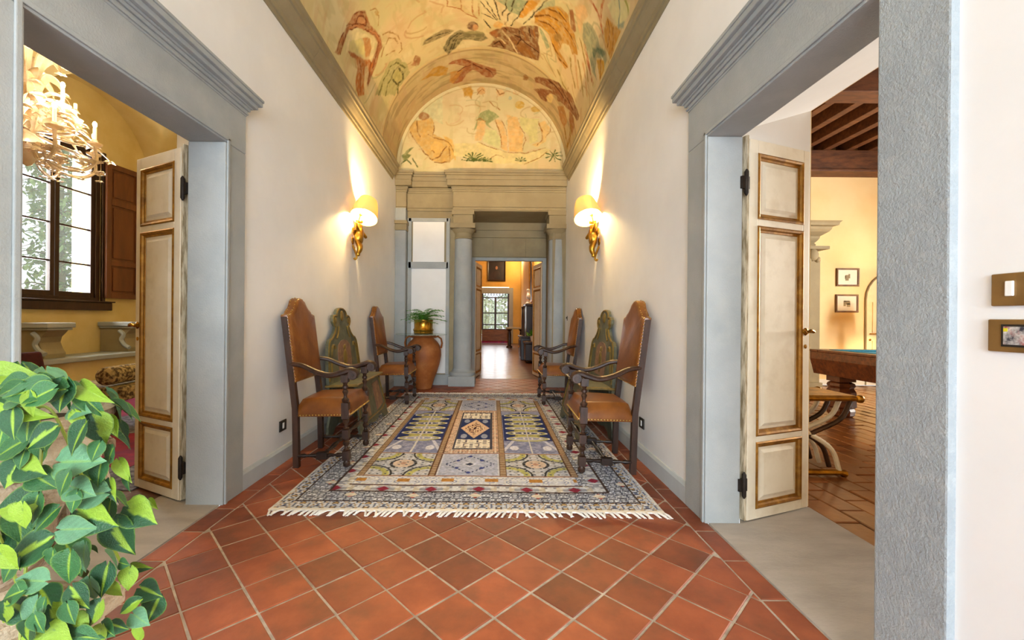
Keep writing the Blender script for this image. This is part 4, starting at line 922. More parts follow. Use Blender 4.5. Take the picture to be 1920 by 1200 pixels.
# ------------------------------------------------------------------ carved leather armchairs
def turned(zs):
    """lathe profile from (z, r) pairs"""
    return [(r, z) for z, r in zs]
def make_armchair():
    t = empty('carved_armchair')
    slope = lambda z: -.195-max(0, z-.45)*.10
    hw = .245
    # rear legs run on as back posts
    for s in (-1, 1):
        p = MB(); pts = [(-.195, s*hw, 0), (-.195, s*hw, .25), (-.195, s*hw, .45), (slope(.7), s*hw, .7), (slope(1.15), s*hw, 1.15)]
        for a, b_ in zip(pts[:-1], pts[1:]):
            q = .021
            p.add([(a[0]-q, a[1]-q, a[2]), (a[0]+q, a[1]-q, a[2]), (a[0]+q, a[1]+q, a[2]), (a[0]-q, a[1]+q, a[2]), (b_[0]-q, b_[1]-q, b_[2]), (b_[0]+q, b_[1]-q, b_[2]), (b_[0]+q, b_[1]+q, b_[2]), (b_[0]-q, b_[1]+q, b_[2])],
                  [(0, 3, 2, 1), (4, 5, 6, 7), (0, 1, 5, 4), (1, 2, 6, 5), (2, 3, 7, 6), (3, 0, 4, 7)])
        obj('rear_leg', p, 'walnut', t)
    # front legs with turned sections and square blocks, continued as arm posts
    for s in (-1, 1):
        g = MB(); c = (.19, s*.27, 0)
        prof = [(0, .012), (.012, .026), (.035, .028), (.05, .018), (.055, .018)]
        g.lathe(turned(prof), c, 14)
        g.box(c[0]-.026, c[0]+.026, c[1]-.026, c[1]+.026, .055, .125)
        g.lathe(turned([(.125, .018), (.135, .024), (.145, .014), (.16, .013), (.175, .024), (.19, .026), (.2, .016), (.21, .02), (.222, .02)]), c, 14)
        g.box(c[0]-.024, c[0]+.024, c[1]-.024, c[1]+.024, .222, .285)
        g.lathe(turned([(.285, .018), (.295, .025), (.305, .013), (.325, .012), (.345, .024), (.36, .026), (.37, .018)]), c, 14)
        g.box(c[0]-.026, c[0]+.026, c[1]-.026, c[1]+.026, .37, .49)
        g.lathe(turned([(.49, .018), (.5, .026), (.515, .028), (.53, .014), (.545, .012), (.575, .023), (.59, .013), (.6, .022), (.615, .022), (.625, .014), (.64, .02), (.645, .026)]), c, 14)
        g.box(c[0]-.027, c[0]+.027, c[1]-.025, c[1]+.025, .645, .70)
        obj('front_leg', g, 'walnut', t, smooth=True)
        # scrolled arm
        a = MB(); pts = curve_pts([(slope(.79)+.005, s*hw, .79), (-.13, s*.262, .775), (-.02, s*.275, .725), (.08, s*.278, .70), (.17, s*.275, .718), (.225, s*.272, .735), (.265, s*.27, .722), (.278, s*.27, .695)], 28)
        n = len(pts); a.tube(pts, [.024+.012*min(1, i/n*1.2) for i in range(n)], 10, flat=.72)
        a.lathe([(.012, -.036), (.034, -.036), (.038, -.028), (.038, .028), (.034, .036), (.012, .036)], (.252, s*.27, .700), 18, 'y')
        a.lathe([(.016, -.042), (.018, 0), (.016, .042)], (.252, s*.27, .700), 12, 'y')
        obj('arm', a, 'walnut', t, smooth=True)
        # side stretcher
        b = MB(); y = s*.258
        b.tube([(-.18, y, .09), (-.13, y, .09), (-.11, y, .09), (-.05, y, .09), (-.035, y, .09)], [.011, .017, .009, .016, .012], 10); b.box(-.035, .045, y-.024, y+.024, .065, .115); b.tube([(.045, y, .09), (.06, y, .09), (.1, y, .09), (.12, y, .09), (.17, y, .09)], [.012, .016, .009, .017, .011], 10)
        obj('stretcher', b, 'walnut_dark', t, smooth=True)
    b = MB(); b.tube([(.005, -.24, .09), (.005, -.17, .09), (.005, -.14, .09), (.005, -.05, .09), (.005, 0, .09), (.005, .05, .09), (.005, .14, .09), (.005, .17, .09), (.005, .24, .09)], [.011, .018, .01, .016, .022, .016, .01, .018, .011], 10); obj('stretcher', b, 'walnut_dark', t, smooth=True)
    b = MB(); b.tube([(.19, -.25, .255), (.19, -.18, .255), (.19, -.15, .255), (.19, -.05, .255), (.19, 0, .255), (.19, .05, .255), (.19, .15, .255), (.19, .18, .255), (.19, .25, .255)], [.011, .018, .01, .018, .024, .018, .01, .018, .011], 10); obj('front_stretcher', b, 'walnut_dark', t, smooth=True)
    # seat: padded leather, domed
    s_ = MB(); nx, ny = 10, 12; vs = []; fs = []
    for layer in range(2):
        for i in range(nx+1):
            for j in range(ny+1):
                u_, v_ = i/nx*2-1, j/ny*2-1; x_ = .012+u_*.208; y_ = v_*(.262+.012*u_)
                rim = (1-u_**6)*(1-v_**6); vs.append((x_, y_, .435+.075*min(1, rim*2.2)**.6+.018*(1-u_*u_)*(1-v_*v_) if layer else .385))
    k = (nx+1)*(ny+1); ix = lambda l, i, j: l*k+i*(ny+1)+j
    for i in range(nx):
        for j in range(ny): fs += [(ix(1, i, j), ix(1, i+1, j), ix(1, i+1, j+1), ix(1, i, j+1)), (ix(0, i, j), ix(0, i, j+1), ix(0, i+1, j+1), ix(0, i+1, j))]
    for i in range(nx): fs += [(ix(0, i, 0), ix(0, i+1, 0), ix(1, i+1, 0), ix(1, i, 0)), (ix(0, i, ny), ix(1, i, ny), ix(1, i+1, ny), ix(0, i+1, ny))]
    for j in range(ny): fs += [(ix(0, 0, j), ix(1, 0, j), ix(1, 0, j+1), ix(0, 0, j+1)), (ix(0, nx, j), ix(0, nx, j+1), ix(1, nx, j+1), ix(1, nx, j))]
    s_.add(vs, fs); seat = obj('seat', s_, 'leather', t, smooth=True, ang=60)
    nl = MB()
    for i in range(17): 
        for s in (-1, 1): nl.sphere((-.18+.38*i/16, s*(.252+.018*i/16+.004), .397), .0082, 6, 4)
    for j in range(21): nl.sphere((.222, -.26+.52*j/20, .397), .0082, 6, 4)
    obj('nail_trim', nl, 'nail', seat)
    # backrest: shaped leather panel
    half = [(.256, .648), (.256, 1.163), (.225, 1.17), (.198, 1.176), (.186, 1.192), (.165, 1.205), (.135, 1.222), (.105, 1.25), (.085, 1.277), (.05, 1.296), (.0, 1.304)]
    out = half+[(-y, z) for y, z in half[-2::-1]]
    b = MB(); n = len(out)
    ring = lambda k_, off: [(slope(z)+off, y*k_, .95+(z-.95)*k_) for y, z in out]
    rings = [ring(1, -.025), ring(1, .022), ring(.965, .034), ring(.86, .042), ring(.5, .048)]
    vs = [p for r in rings for p in r]; fs = [tuple(range(n))[::-1]]
    for r in range(4): fs += [(r*n+i, r*n+(i+1) % n, (r+1)*n+(i+1) % n, (r+1)*n+i) for i in range(n)]
    fs.append(tuple(range(4*n, 5*n))); b.add(vs, fs); back = obj('backrest', b, 'leather', t, smooth=True, ang=50)
    nl = MB(); L = 0
    for i in range(n):
        p, q = Vector(out[i]), Vector(out[(i+1) % n]); d = (q-p).length; m_ = max(1, int(d/.024))
        for j in range(m_):
            c = p.lerp(q, j/m_); nl.sphere((slope(c.y)+.024, c.x*.985, .95+(c.y-.95)*.985), .006, 6, 4); 
            nl.sphere((slope(c.y)-.012, c.x*1.005, .95+(c.y-.95)*1.003), .0055, 5, 4) if j % 2 == 0 else None
    obj('nail_trim', nl, 'nail', back)
    return t
ch = make_armchair()
spots = [((-1.295, 3.455, .0), .03, 'carved leather armchair nearest the camera against the left wall'),
         ((.865, 3.375, .0), PI-.02, 'carved leather armchair nearest the camera against the right wall'),
         ((-1.30, 5.78, .0), .0, 'carved leather armchair beside the terracotta urn at the left wall'),
         ((.88, 5.83, .0), PI, 'carved leather armchair beside the end doorway at the right wall')]
for i, (loc, rz, lab) in enumerate(spots):
    o = ch if i == 0 else copy_tree(ch)
    o.location = (loc[0], loc[1], .0065); o.rotation_euler = (0, -.026, rz); tag(o, lab, 'armchair', 'carved leather armchairs')

# ------------------------------------------------------------------ painted hall benches with tall shaped backs
def make_bench():
    t = empty('painted_hall_bench')
    bx = lambda z: -.14-(z-.45)*.06
    half = [(.49, .40), (.495, .52), (.49, .62), (.475, .72), (.455, .82), (.43, .885), (.385, .925), (.34, .93), (.30, .955), (.255, .985), (.225, 1.02), (.205, 1.05), (.235, 1.07), (.262, 1.105), (.262, 1.14), (.235, 1.165), (.19, 1.172), (.15, 1.165), (.148, 1.195), (.115, 1.225), (.06, 1.243), (0, 1.248)]
    out = half+[(-y, z) for y, z in half[-2::-1]]
    b = MB(); n = len(out); vs = [(bx(z)+o_, y, z) for o_ in (-.014, .014) for y, z in out]
    b.add(vs, [tuple(range(n))[::-1], tuple(range(n, 2*n))]+[(i, (i+1) % n, n+(i+1) % n, n+i) for i in range(n)]); back = obj('backrest', b, 'painted_green', t, bevel=.004)
    e = MB(); e.tube([(bx(z)+.016, y*.965, .9+(z-.9)*.97) for y, z in out[1:-1]], .010, 6); obj('gilt_edge', e, 'painted_gold', back, smooth=True)
    p = MB(); pl = [(.17, .56), (.21, .66), (.20, .78), (.17, .86), (.09, .90), (0, .91)]; pl = pl+[(-y, z) for y, z in pl[-2::-1]]; m_ = len(pl)
    p.add([(bx(z)+o_, y, z) for o_ in (.012, .020) for y, z in pl], [tuple(range(m_, 2*m_))]+[(i, (i+1) % m_, m_+(i+1) % m_, m_+i) for i in range(m_)]); obj('painted_panel', p, 'painted_red', back)
    em = MB(); em.sphere((bx(.72)+.02, 0, .72), .07, 14, 8, (.22, .85, 1.3)); em.sphere((bx(.83)+.02, 0, .83), .035, 10, 6, (.3, 1.2, .9)); em.sphere((bx(.62)+.02, 0, .62), .03, 10, 6, (.3, 1.0, 1.0)); obj('crest', em, 'painted_gold', back, smooth=True)
    scr = lambda q: obj('carved_scroll', q, 'painted_gold', back, smooth=True)
    for s in (-1, 1):
        scr(MB().tube(curve_pts([(bx(.58)+.018, s*.42, .56), (bx(.7)+.02, s*.40, .70), (bx(.82)+.02, s*.36, .84), (bx(.86)+.02, s*.30, .87), (bx(.83)+.02, s*.28, .83)], 16), .012, 6)); scr(MB().sphere((bx(1.1)+.016, s*.2, 1.11), .035, 10, 6, (.35, 1, 1)))
        scr(MB().tube(curve_pts([(bx(.92)+.018, s*.20, .93), (bx(.97)+.02, s*.15, .99), (bx(1.04)+.02, s*.13, 1.05)], 8), .009, 6))
    scr(MB().sphere((bx(1.15)+.016, 0, 1.16), .05, 12, 6, (.3, 1, 1.1)))
    s_ = MB(); s_.prism([(-.165, -.49), (.125, -.475), (.125, .475), (-.165, .49)], 'z', .478, .502); obj('seat', s_, 'painted_green', t, bevel=.006)
    g = MB(); g.tube([(-.165, -.492, .49), (.128, -.478, .49), (.128, .478, .49), (-.165, .492, .49)], .013, 6); obj('gilt_edge', g, 'painted_gold', t, smooth=True)
    def board(x0, x1, zt, w0, w1, nm, m):
        q = [(-w0, zt), (-w0-.005, zt*.7), (-w0-(w1-w0)*.35, zt*.4), (-w1, .10), (-w1+.01, .055), (-w1-.005, .0), (-w1*.72, .0), (-w1*.62, .05), (-w1*.40, .075), (-w1*.2, .05), (0, .035)]
        q = q+[(-y, z) for y, z in q[-2::-1]]; k = len(q); xx = lambda z: x0+(x1-x0)*(1-z/zt)
        b = MB(); b.add([(xx(z)+o_, y, z) for o_ in (-.012, .012) for y, z in q], [tuple(range(k))[::-1], tuple(range(k, 2*k))]+[(i, (i+1) % k, k+(i+1) % k, k+i) for i in range(k)]); o = obj(nm, b, m, t, bevel=.003)
        return o, xx
    fb, xx = board(.085, .165, .478, .41, .53, 'front_board', 'painted_green')
    for s in (-1, 1):
        r = MB(); q = [(s*.10, .42), (s*.33, .43), (s*.38, .16), (s*.12, .13)]; r.add([(xx(z)+o_, y, z) for o_ in (.010, .018) for y, z in q], [(4, 5, 6, 7)]+[(i, (i+1) % 4, 4+(i+1) % 4, 4+i) for i in range(4)]); obj('painted_panel', r, 'painted_red', fb)
    e = MB(); e.tube([(xx(.45)+.016, -.40, .45), (xx(.15)+.016, -.48, .15), (xx(.10)+.016, -.3, .11), (xx(.1)+.016, .3, .11), (xx(.15)+.016, .48, .15), (xx(.45)+.016, .40, .45)], .008, 6); obj('gilt_edge', e, 'painted_gold', fb, smooth=True)
    board(-.13, -.165, .478, .43, .49, 'rear_board', 'painted_green')
    return t
bn = make_bench()
bn.location = (-1.395, 4.45, .0085); bn.rotation_euler = (0, -.03, .015); tag(bn, 'green and red painted hall bench between the two left armchairs', 'bench', 'painted hall benches')
o = copy_tree(bn); o.location = (.98, 4.42, .0085); o.rotation_euler = (0, -.03, PI); tag(o, 'green and red painted hall bench between the two right armchairs', 'bench', 'painted hall benches')

# ------------------------------------------------------------------ cherub wall sconces
def skin_mesh(name, verts, edges, radii, root=0, sub=2):
    me = bpy.data.meshes.new(name); me.from_pydata(verts, edges, []); me.update()
    o = bpy.data.objects.new(name, me); COL.objects.link(o)
    o.modifiers.new('skin', 'SKIN')
    me.skin_vertices.new() if not me.skin_vertices else None
    for i, r in enumerate(radii): me.skin_vertices[0].data[i].radius = (r, r)
    me.skin_vertices[0].data[root].use_root = True
    sb = o.modifiers.new('sub', 'SUBSURF'); sb.levels = sub; sb.render_levels = sub
    dg = bpy.context.evaluated_depsgraph_get(); ev = o.evaluated_get(dg); nm = bpy.data.meshes.new_from_object(ev)
    bpy.data.objects.remove(o); bpy.data.meshes.remove(me)
    for p in nm.polygons: p.use_smooth = True
    return nm
def make_sconce():
    # local frame: wall at x = 0, room towards +x, +y deeper into the corridor
    t = empty('cherub_sconce')
    V = [(.07, 0, 2.05), (.075, 0, 2.12), (.075, 0, 2.175), (.08, -.004, 2.21), (.085, -.008, 2.25),        # pelvis chest shoulders neck head
         (.08, -.04, 2.175), (.075, -.085, 2.19), (.07, -.10, 2.25),                                     # raised arm
         (.085, .04, 2.17), (.11, .08, 2.13), (.13, .115, 2.10),                                            # other arm reaching out
         (.08, -.025, 2.02), (.10, -.03, 1.95), (.07, -.025, 1.885), (.09, -.03, 1.865),
         (.075, .022, 2.02), (.085, .03, 1.955), (.055, .02, 1.90), (.07, .02, 1.875)]
    Ed = [(0, 1), (1, 2), (2, 3), (3, 4), (2, 5), (5, 6), (6, 7), (2, 8), (8, 9), (9, 10), (0, 11), (11, 12), (12, 13), (13, 14), (0, 15), (15, 16), (16, 17), (17, 18)]
    Rd = [.05, .055, .05, .026, .05, .028, .022, .019, .028, .022, .019, .04, .034, .024, .022, .04, .034, .024, .022]
    cb = link('cherub', skin_mesh('cherub', V, Ed, Rd), 'gold', t)
    cu = MB()
    for k in range(16): cu.sphere((.082+.03*math.cos(k*2.4), -.008+.032*math.sin(k*2.4), 2.262+.004*(k % 5)), .012, 7, 5)
    obj('curls', cu, 'gold', cb, smooth=True)
    wg = MB()
    for s in (-1, 1): wg.prism([(s*.02, 2.14), (s*.07, 2.20), (s*.10, 2.18), (s*.085, 2.13), (s*.05, 2.10)], 'x', .028, .045)
    obj('wing', wg, 'gold', cb, bevel=.004)
    br = MB(); br.tube(curve_pts([(.0, 0, 2.0), (.03, 0, 1.93), (.05, 0, 1.86), (.035, 0, 1.83), (.02, 0, 1.845)], 12), .012, 8); br.lathe([(.0, 0), (.045, .0), (.04, .012), (.0, .02)], (0, 0, 2.05), 16, 'x'); obj('bracket', br, 'gold', t, smooth=True)
    st = MB(); st.tube([(.075, -.02, 2.27), (.095, .0, 2.36)], .007, 8); st.lathe([(.01, 0), (.022, .01), (.018, .02), (.012, .03)], (.095, 0, 2.34), 12); obj('lamp_stem', st, 'gold', t, smooth=True)
    # tilted conical shade, open below
    sh = MB(); T = Matrix.Translation((.155, .0, 2.42)) @ Matrix.Rotation(math.radians(-27), 4, 'X') @ Matrix.Rotation(math.radians(4), 4, 'Y')
    pr = [(.158, -.125), (.150, -.06), (.136, .01), (.122, .075), (.105, .125)]
    tmp = MB(); tmp.lathe(pr+[(r-.003, z) for r, z in pr[::-1]]+[pr[0]], seg=40); tmp.f = [f for f in tmp.f if len(f) == 4]
    sh.add([T @ Vector(p) for p in tmp.v], tmp.f); obj('lamp_shade', sh, 'shade', t, smooth=True)
    bl = MB(); bl.sphere((.15, .0, 2.42), .024, 12, 8, (1, 1, 1.4)); obj('bulb', bl, 'bulb', t, smooth=True)
    return t
sc = make_sconce(); sc.location = (XL, 4.93, 0); tag(sc, 'gilt cherub sconce with a lit cream shade on the left wall', 'wall lamp', 'cherub wall sconces')
o = copy_tree(sc); o.location = (XR, 4.86, 0); o.scale = (-1, 1, 1); tag(o, 'gilt cherub sconce with a lit cream shade on the right wall', 'wall lamp', 'cherub wall sconces')
SCONCE_W = 50
for n_, x, y in (('sconce_light_left', XL+.15, 4.93), ('sconce_light_right', XR-.15, 4.86)): point(n_, (x, y, 2.465), SCONCE_W, (1, .66, .27), .03)

# ------------------------------------------------------------------ urn with glass top, brass pot and fern
UX, UY = -1.115, 6.83
t = empty('terracotta_urn', (UX, UY, 0), .2, 'large terracotta urn carrying a glass top left of the column', 'urn')
pr = [(.125, 0), (.14, .01), (.145, .05), (.175, .15), (.225, .28), (.265, .42), (.285, .54), (.285, .62), (.265, .70), (.225, .76), (.18, .80), (.165, .825), (.185, .845), (.2, .86), (.195, .878), (.17, .88), (.15, .86), (.14, .80), (.15, .7)]
b = MB(); b.lathe([(r*(1+.006*math.sin(z*60)), z) for r, z in pr], seg=48); obj('body', b, 'urn_clay', t, smooth=True)
for a in (PI*.95, PI*1.95):
    ca, sa = math.cos(a), math.sin(a); h = MB(); h.tube([(ca*r, sa*r, z) for r, z in ((.17, .835), (.235, .85), (.285, .81), (.30, .74), (.285, .66))], [.024, .026, .026, .026, .03], 8, flat=.55); obj('handle', h, 'urn_clay', t, smooth=True)
g = MB(); g.lathe([(0, 0), (.41, 0), (.414, .004), (.414, .008), (.41, .012), (0, .012)], seg=64); o = obj('glass_disc', g, 'glass_top', smooth=True); o.location = (UX, UY-.1, .881); tag(o, 'round clear glass table top resting on the terracotta urn', 'table top')
o.location = (UX-.02, UY-.12, .881)
t = empty('brass_pot', (UX-.0, UY-.02, .894), 0, 'round banded brass planter on the glass top', 'planter')
b = MB(); b.lathe([(.145, 0), (.155, .004), (.158, .018), (.152, .026), (.152, .03), (.163, .05), (.165, .065), (.157, .08), (.15, .09), (.15, .20), (.157, .212), (.157, .222), (.148, .225), (.143, .21), (.14, .12), (0, .12)], seg=48); obj('body', b, 'brass', t, smooth=True)
obj('soil', MB().lathe([(0, .17), (.143, .168)], seg=32), 'soil', t)
t = empty('potted_fern', (UX, UY-.02, 1.06), 0, 'bushy green fern growing out of the brass planter', 'plant')
rf = random.Random(21)
for k in range(60):
    a = rf.uniform(0, 2*PI); ln = rf.uniform(.22, .40); up = rf.uniform(.2, 1.15); pts = []
    for i in range(9):
        q = i/8; pts.append(Vector((math.cos(a)*ln*q*(.35+.65*q*(1.15-up*.4)), math.sin(a)*ln*q*(.35+.65*q*(1.15-up*.4)), .03+ln*up*1.25*q-ln*q*q*.75*up-(1-up)*.08*q*q)))
    f = MB(); f.tube(pts, [.0025]*9, 4); sd = Vector((-math.sin(a), math.cos(a), 0))
    for i in range(1, 9):
        for s in (-1, 1):
            l = .055*(1-.75*abs(i/8-.35)); d = (pts[i]-pts[i-1]).normalized(); p = pts[i]; w2 = d*.010
            tip = p+sd*s*l+d*.012+Vector((0, 0, -.010)); mid = p+sd*s*l*.5+Vector((0, 0, .006))
            f.add([p-w2*.4, mid-w2, tip, mid+w2], [(0, 1, 2, 3)])
    obj('frond', f, 'fern', t)

# ------------------------------------------------------------------ sockets and switches
def plate(nm, x, s, y0, y1, z0, z1, m, label, cat, inner=None):
    t = empty(nm, (x, (y0+y1)/2, (z0+z1)/2), 0, label, cat); hy, hz = (y1-y0)/2, (z1-z0)/2
    obj('plate', MB().box(0, -s*.009, -hy, hy, -hz, hz), m, t, bevel=.003); return t
for nm, x, s, y, z, lab in (('wall_socket', XL, -1, 3.31, .292, 'dark wall socket with a white outlet low on the left wall'), ('wall_socket', XR, 1, 3.43, .305, 'dark wall socket with a white outlet low on the right wall')):
    t = plate(nm, x, s, y-.052, y+.052, z-.042, z+.042, 'black_plastic', lab, 'socket'); t['group'] = 'low wall sockets'
    obj('outlet', MB().box(-s*.009, -s*.012, -.012, .012, -.022, .022), 'white_plastic', t, bevel=.001)
t = plate('light_switch', XR, 1, .905, 1.031, 1.190, 1.268, 'plate_bronze', 'upper bronze switch plate with one white rocker on the near right wall', 'light switch')
k = MB(); k.box(-.009, -.014, .016, .032, -.016, .020); obj('rocker', k, 'white_plastic', t, bevel=.002)
t = plate('control_panel', XR, 1, .88, 1.037, 1.080, 1.158, 'plate_bronze', 'lower bronze plate framing a small glossy display on the near right wall', 'control panel')
obj('display', MB().box(-.009, -.012, -.07, .045, -.021, .022), 'screen', t, bevel=.001); obj('bezel', MB().box(-.009, -.0105, -.075, .05, -.026, .027), 'black_plastic', t)
obj('indicator', MB().box(-.012, -.0125, .036, .044, .010, .018), 'lens_yellow', t)
t = empty('door_bell', (XR, 6.9, 1.17), 0, 'tiny dark bell push on the right wall beside the half column', 'bell push'); obj('button', MB().lathe([(.0, -.02), (.012, -.018), (.016, 0)], seg=12, axis='x'), 'iron', t, smooth=True)
obj('back_plate', MB().box(-.004, 0, -.02, .02, -.045, .03), 'iron', t, bevel=.003)
# ================================================================== SALON (left room)
SX, SY0, SY1 = -5.95, .6, 8.0
sw = MB(); WY0, WY1, WZ0, WZ1 = 5.10, 6.38, 1.36, 3.62
sw.box(SX-.45, SX, SY0, WY0, 0, 5.0); sw.box(SX-.45, SX, WY1, SY1, 0, 5.0); sw.box(SX-.45, SX, WY0, WY1, 0, WZ0); sw.box(SX-.45, SX, WY0, WY1, WZ1, 5.0)
struct(obj('wall_salon_window', sw, 'plaster_ochre'), 'ochre plastered salon wall with the window', 'wall')
struct(obj('wall_salon_far', MB().box(SX-.4, WL, SY1, SY1+.2, 0, 5.0), 'plaster_ochre'), 'ochre plastered far wall of the salon', 'wall')
struct(obj('wall_salon_near', MB().box(SX-.4, WL, SY0-.2, SY0, 0, 5.0), 'plaster_ochre'), 'ochre plastered near wall of the salon', 'wall')
iw = MB()
iw.box(WL-.012, WL-.001, SY0, LD0-.21, 0, 5.0); iw.box(WL-.012, WL-.001, LD1+.245, SY1, 0, 5.0); iw.box(WL-.012, WL-.001, LD0-.21, LD1+.245, LDH+.26, 5.0)
struct(obj('wall_salon_corridor', iw, 'plaster_ochre'), 'ochre plaster on the salon side of the corridor wall', 'wall')
struct(obj('floor_salon', MB().box(SX, WL, SY0, SY1, -.05, 0), 'terracotta_far'), 'dark polished terracotta salon floor', 'floor')
# groin vault as a height surface
n1, n2 = 60, 110; gx = np.linspace(SX, WL, n1); gy = np.linspace(SY0, SY1, n2); GX, GY = np.meshgrid(gx, gy, indexing='ij')
h1 = 3.25+1.35*np.sqrt(np.clip(1-((GX+4.025)/1.925)**2, 0, 1)); h2 = np.zeros_like(h1)
for c in (1.2, 3.65, 6.1): h2 = np.maximum(h2, 3.25+1.25*np.sqrt(np.clip(1-((GY-c)/1.2)**2, 0, 1)))
b = MB(); hz = np.maximum(h1, h2)
b.add([(GX[i, j], GY[i, j], hz[i, j]) for i in range(n1) for j in range(n2)], [(i*n2+j, (i+1)*n2+j, (i+1)*n2+j+1, i*n2+j+1) for i in range(n1-1) for j in range(n2-1)])
struct(obj('ceiling_salon', b, 'plaster_ochre', smooth=True), 'ochre groin vault over the salon', 'ceiling')
# window: casing, two casements with muntins and panes
w1 = struct(empty('window_1', (SX, 0, 0)), 'tall dark wooden salon window with small panes', 'window')
def wbox(nm, y0, y1, z0, z1, x0=-.10, x1=-.04, m='window_wood', p=w1, bev=.004): return obj(nm, MB().box(x0, x1, y0, y1, z0, z1), m, p, bevel=bev)
for a in ((WY0, WY0+.07, WZ0, WZ1), (WY1-.07, WY1, WZ0, WZ1), (WY0+.07, WY1-.07, WZ1-.07, WZ1), (WY0+.07, WY1-.07, WZ0, WZ0+.05)): wbox('window_frame', *a, x0=-.14, x1=-.02)
zs = [WZ0+.05, 1.89, 2.41, 2.94, WZ1-.07]
for (y0, y1) in ((WY0+.07, 5.735), (5.745, WY1-.07)):
    for a in ((y0, y0+.055, zs[0], zs[-1]), (y1-.055, y1, zs[0], zs[-1]), (y0+.055, y1-.055, zs[-1]-.06, zs[-1]), (y0+.055, y1-.055, zs[0], zs[0]+.07)): wbox('casement', *a)
    for z in zs[1:-1]: wbox('muntin', y0+.055, y1-.055, z-.012, z+.012, -.085, -.055)
    for z0, z1 in zip(zs[:-1], zs[1:]): wbox('pane', y0+.05, y1-.05, z0, z1, -.073, -.069, 'pane', bev=0)
wbox('window_sill', WY0-.12, WY1+.12, WZ0-.14, WZ0-.02, -.16, .07, bev=.012)
wbox('window_sill', WY0-.15, WY1+.15, WZ0-.02, WZ0, -.16, .09, bev=.006)
wbox('casing', WY1, WY1+.05, WZ0, WZ1, -.02, .02); wbox('casing', WY0-.05, WY0, WZ0, WZ1, -.02, .02)
def shutter(loc, w_, h, label, rz):
    t = empty('window_shutter', loc, rz, label, 'shutter', 'salon window shutters')
    for a in ((0, .075, 0, h), (w_-.075, w_, 0, h)): obj('stile', MB().box(0, .035, a[0], a[1], a[2], a[3]), 'shutter_wood', t, bevel=.004)
    zz = [0, .07, .53, .60, 1.62, 1.69, h-.08, h]
    zz = [z*h/2.05 for z in (0, .08, .50, .58, 1.42, 1.51, 1.97, 2.05)]
    for i in (0, 2, 4, 6): obj('rail', MB().box(0, .035, .075, w_-.075, zz[i], zz[i+1]), 'shutter_wood', t, bevel=.004)
    for i in (1, 3, 5): 
        obj('panel', MB().box(.006, .010, .07, w_-.07, zz[i], zz[i+1]), 'shutter_wood', t)
        obj('raised_field', MB().box(.008, .027, .11, w_-.11, zz[i]+.035, zz[i+1]-.035), 'shutter_wood', t, bevel=.008)
shutter((SX+.03, WY1+.02, 1.41), .54, 2.08, 'brown panelled shutter folded open on the right of the salon window', -.12)
shutter((SX+.03, WY0-.56, 1.41), .54, 2.08, 'brown panelled shutter folded open on the left of the salon window', .0)
# stone window bench with scrolled arms
t = empty('stone_bench', (SX+.012, 0, 0), 0, 'grey stone window bench with scrolled arms under the salon window', 'bench')
def arm(y0, y1):
    a = MB(); pr = [(0, .60), (.43, .60), (.44, .66), (.40, .72), (.37, .80), (.39, .87), (.44, .92), (.47, .955), (0, .955)]
    a.prism(pr, 'y', y0, y1); o = obj('arm', a, 'stone_warm_lit', t, bevel=.006)
    c = MB(); c.box(0, .52, y0-.05, y1+.05, .985, 1.05); c.box(0, .50, y0-.03, y1+.03, .955, .985); obj('arm_cap', c, 'stone', t, bevel=.018, bseg=3)
    s = MB(); s.tube(curve_pts([(.30, y0-.008, .92), (.36, y0-.008, .86), (.33, y0-.008, .78), (.38, y0-.008, .70), (.45, y0-.008, .66)], 16), .03, 8); obj('scroll', s, 'stone', t, smooth=True)
arm(5.16, 5.42); arm(6.36, 6.62)
obj('seat_slab', MB().box(.005, .58, 5.0, 6.78, .54, .60), 'stone', t, bevel=.012)
obj('plinth_step', MB().box(.005, .60, 4.6, 7.6, .0, .22), 'stone_warm_lit', t, bevel=.012); obj('plinth_cap', MB().box(.005, .62, 4.6, 7.6, .22, .26), 'stone', t, bevel=.01)
obj('front_panel', MB().box(.005, .50, 5.05, 6.73, .26, .54), 'plaster_ochre', t)
# salon rug, bench with bolster
t = empty('salon_rug', label='crimson rug with a dark patterned border on the salon floor', cat='rug')
obj('border', MB().box(-5.3, -2.35, 2.75, 6.2, .001, .008), 'salon_rug_border', t); obj('field', MB().box(-4.98, -2.72, 3.15, 5.82, .008, .011), 'salon_rug', t)
obj('medallion', MB().lathe([(0, 0), (.5, 0), (.5, .002), (0, .002)], (-3.7, 4.5, .011), 24), 'salon_rug_border', t)
t = empty('upholstered_bench', (-4.15, 4.25, .0135), .1, 'low salon bench in mottled brown fabric beyond the philodendron', 'bench')
obj('seat', MB().box(-.75, .55, -.25, .25, .30, .44), 'mottled_fabric', t, bevel=.03, bseg=3)
for sx in (-.68, .48):
    for sy in (-.2, .2): obj('leg', MB().lathe([(.02, 0), (.025, .05), (.018, .1), (.03, .2), (.03, .30)], (sx, sy, 0), 12), 'walnut', t, smooth=True)
b = MB(); b.lathe([(.0, -.27), (.06, -.27), (.085, -.25), (.09, -.2), (.09, .2), (.085, .25), (.06, .27), (0, .27)], seg=20, axis='y'); o = obj('bolster_cushion', b, 'mottled_fabric', smooth=True); o.location = (-3.75, 4.29, .558); o.rotation_euler = (0, 0, .1); tag(o, 'round bolster cushion in leopard mottled fabric on the salon bench', 'cushion')
b = MB(); b.box(-.05, .05, -.2, .2, 0, .30); o = obj('red_cushion', b, 'dark_red_fabric', bevel=.04, bseg=4, smooth=True); o.location = (-4.62, 4.15, .473); o.rotation_euler = (0, -.2, .1); tag(o, 'dark red upright cushion at the far end of the salon bench', 'cushion')
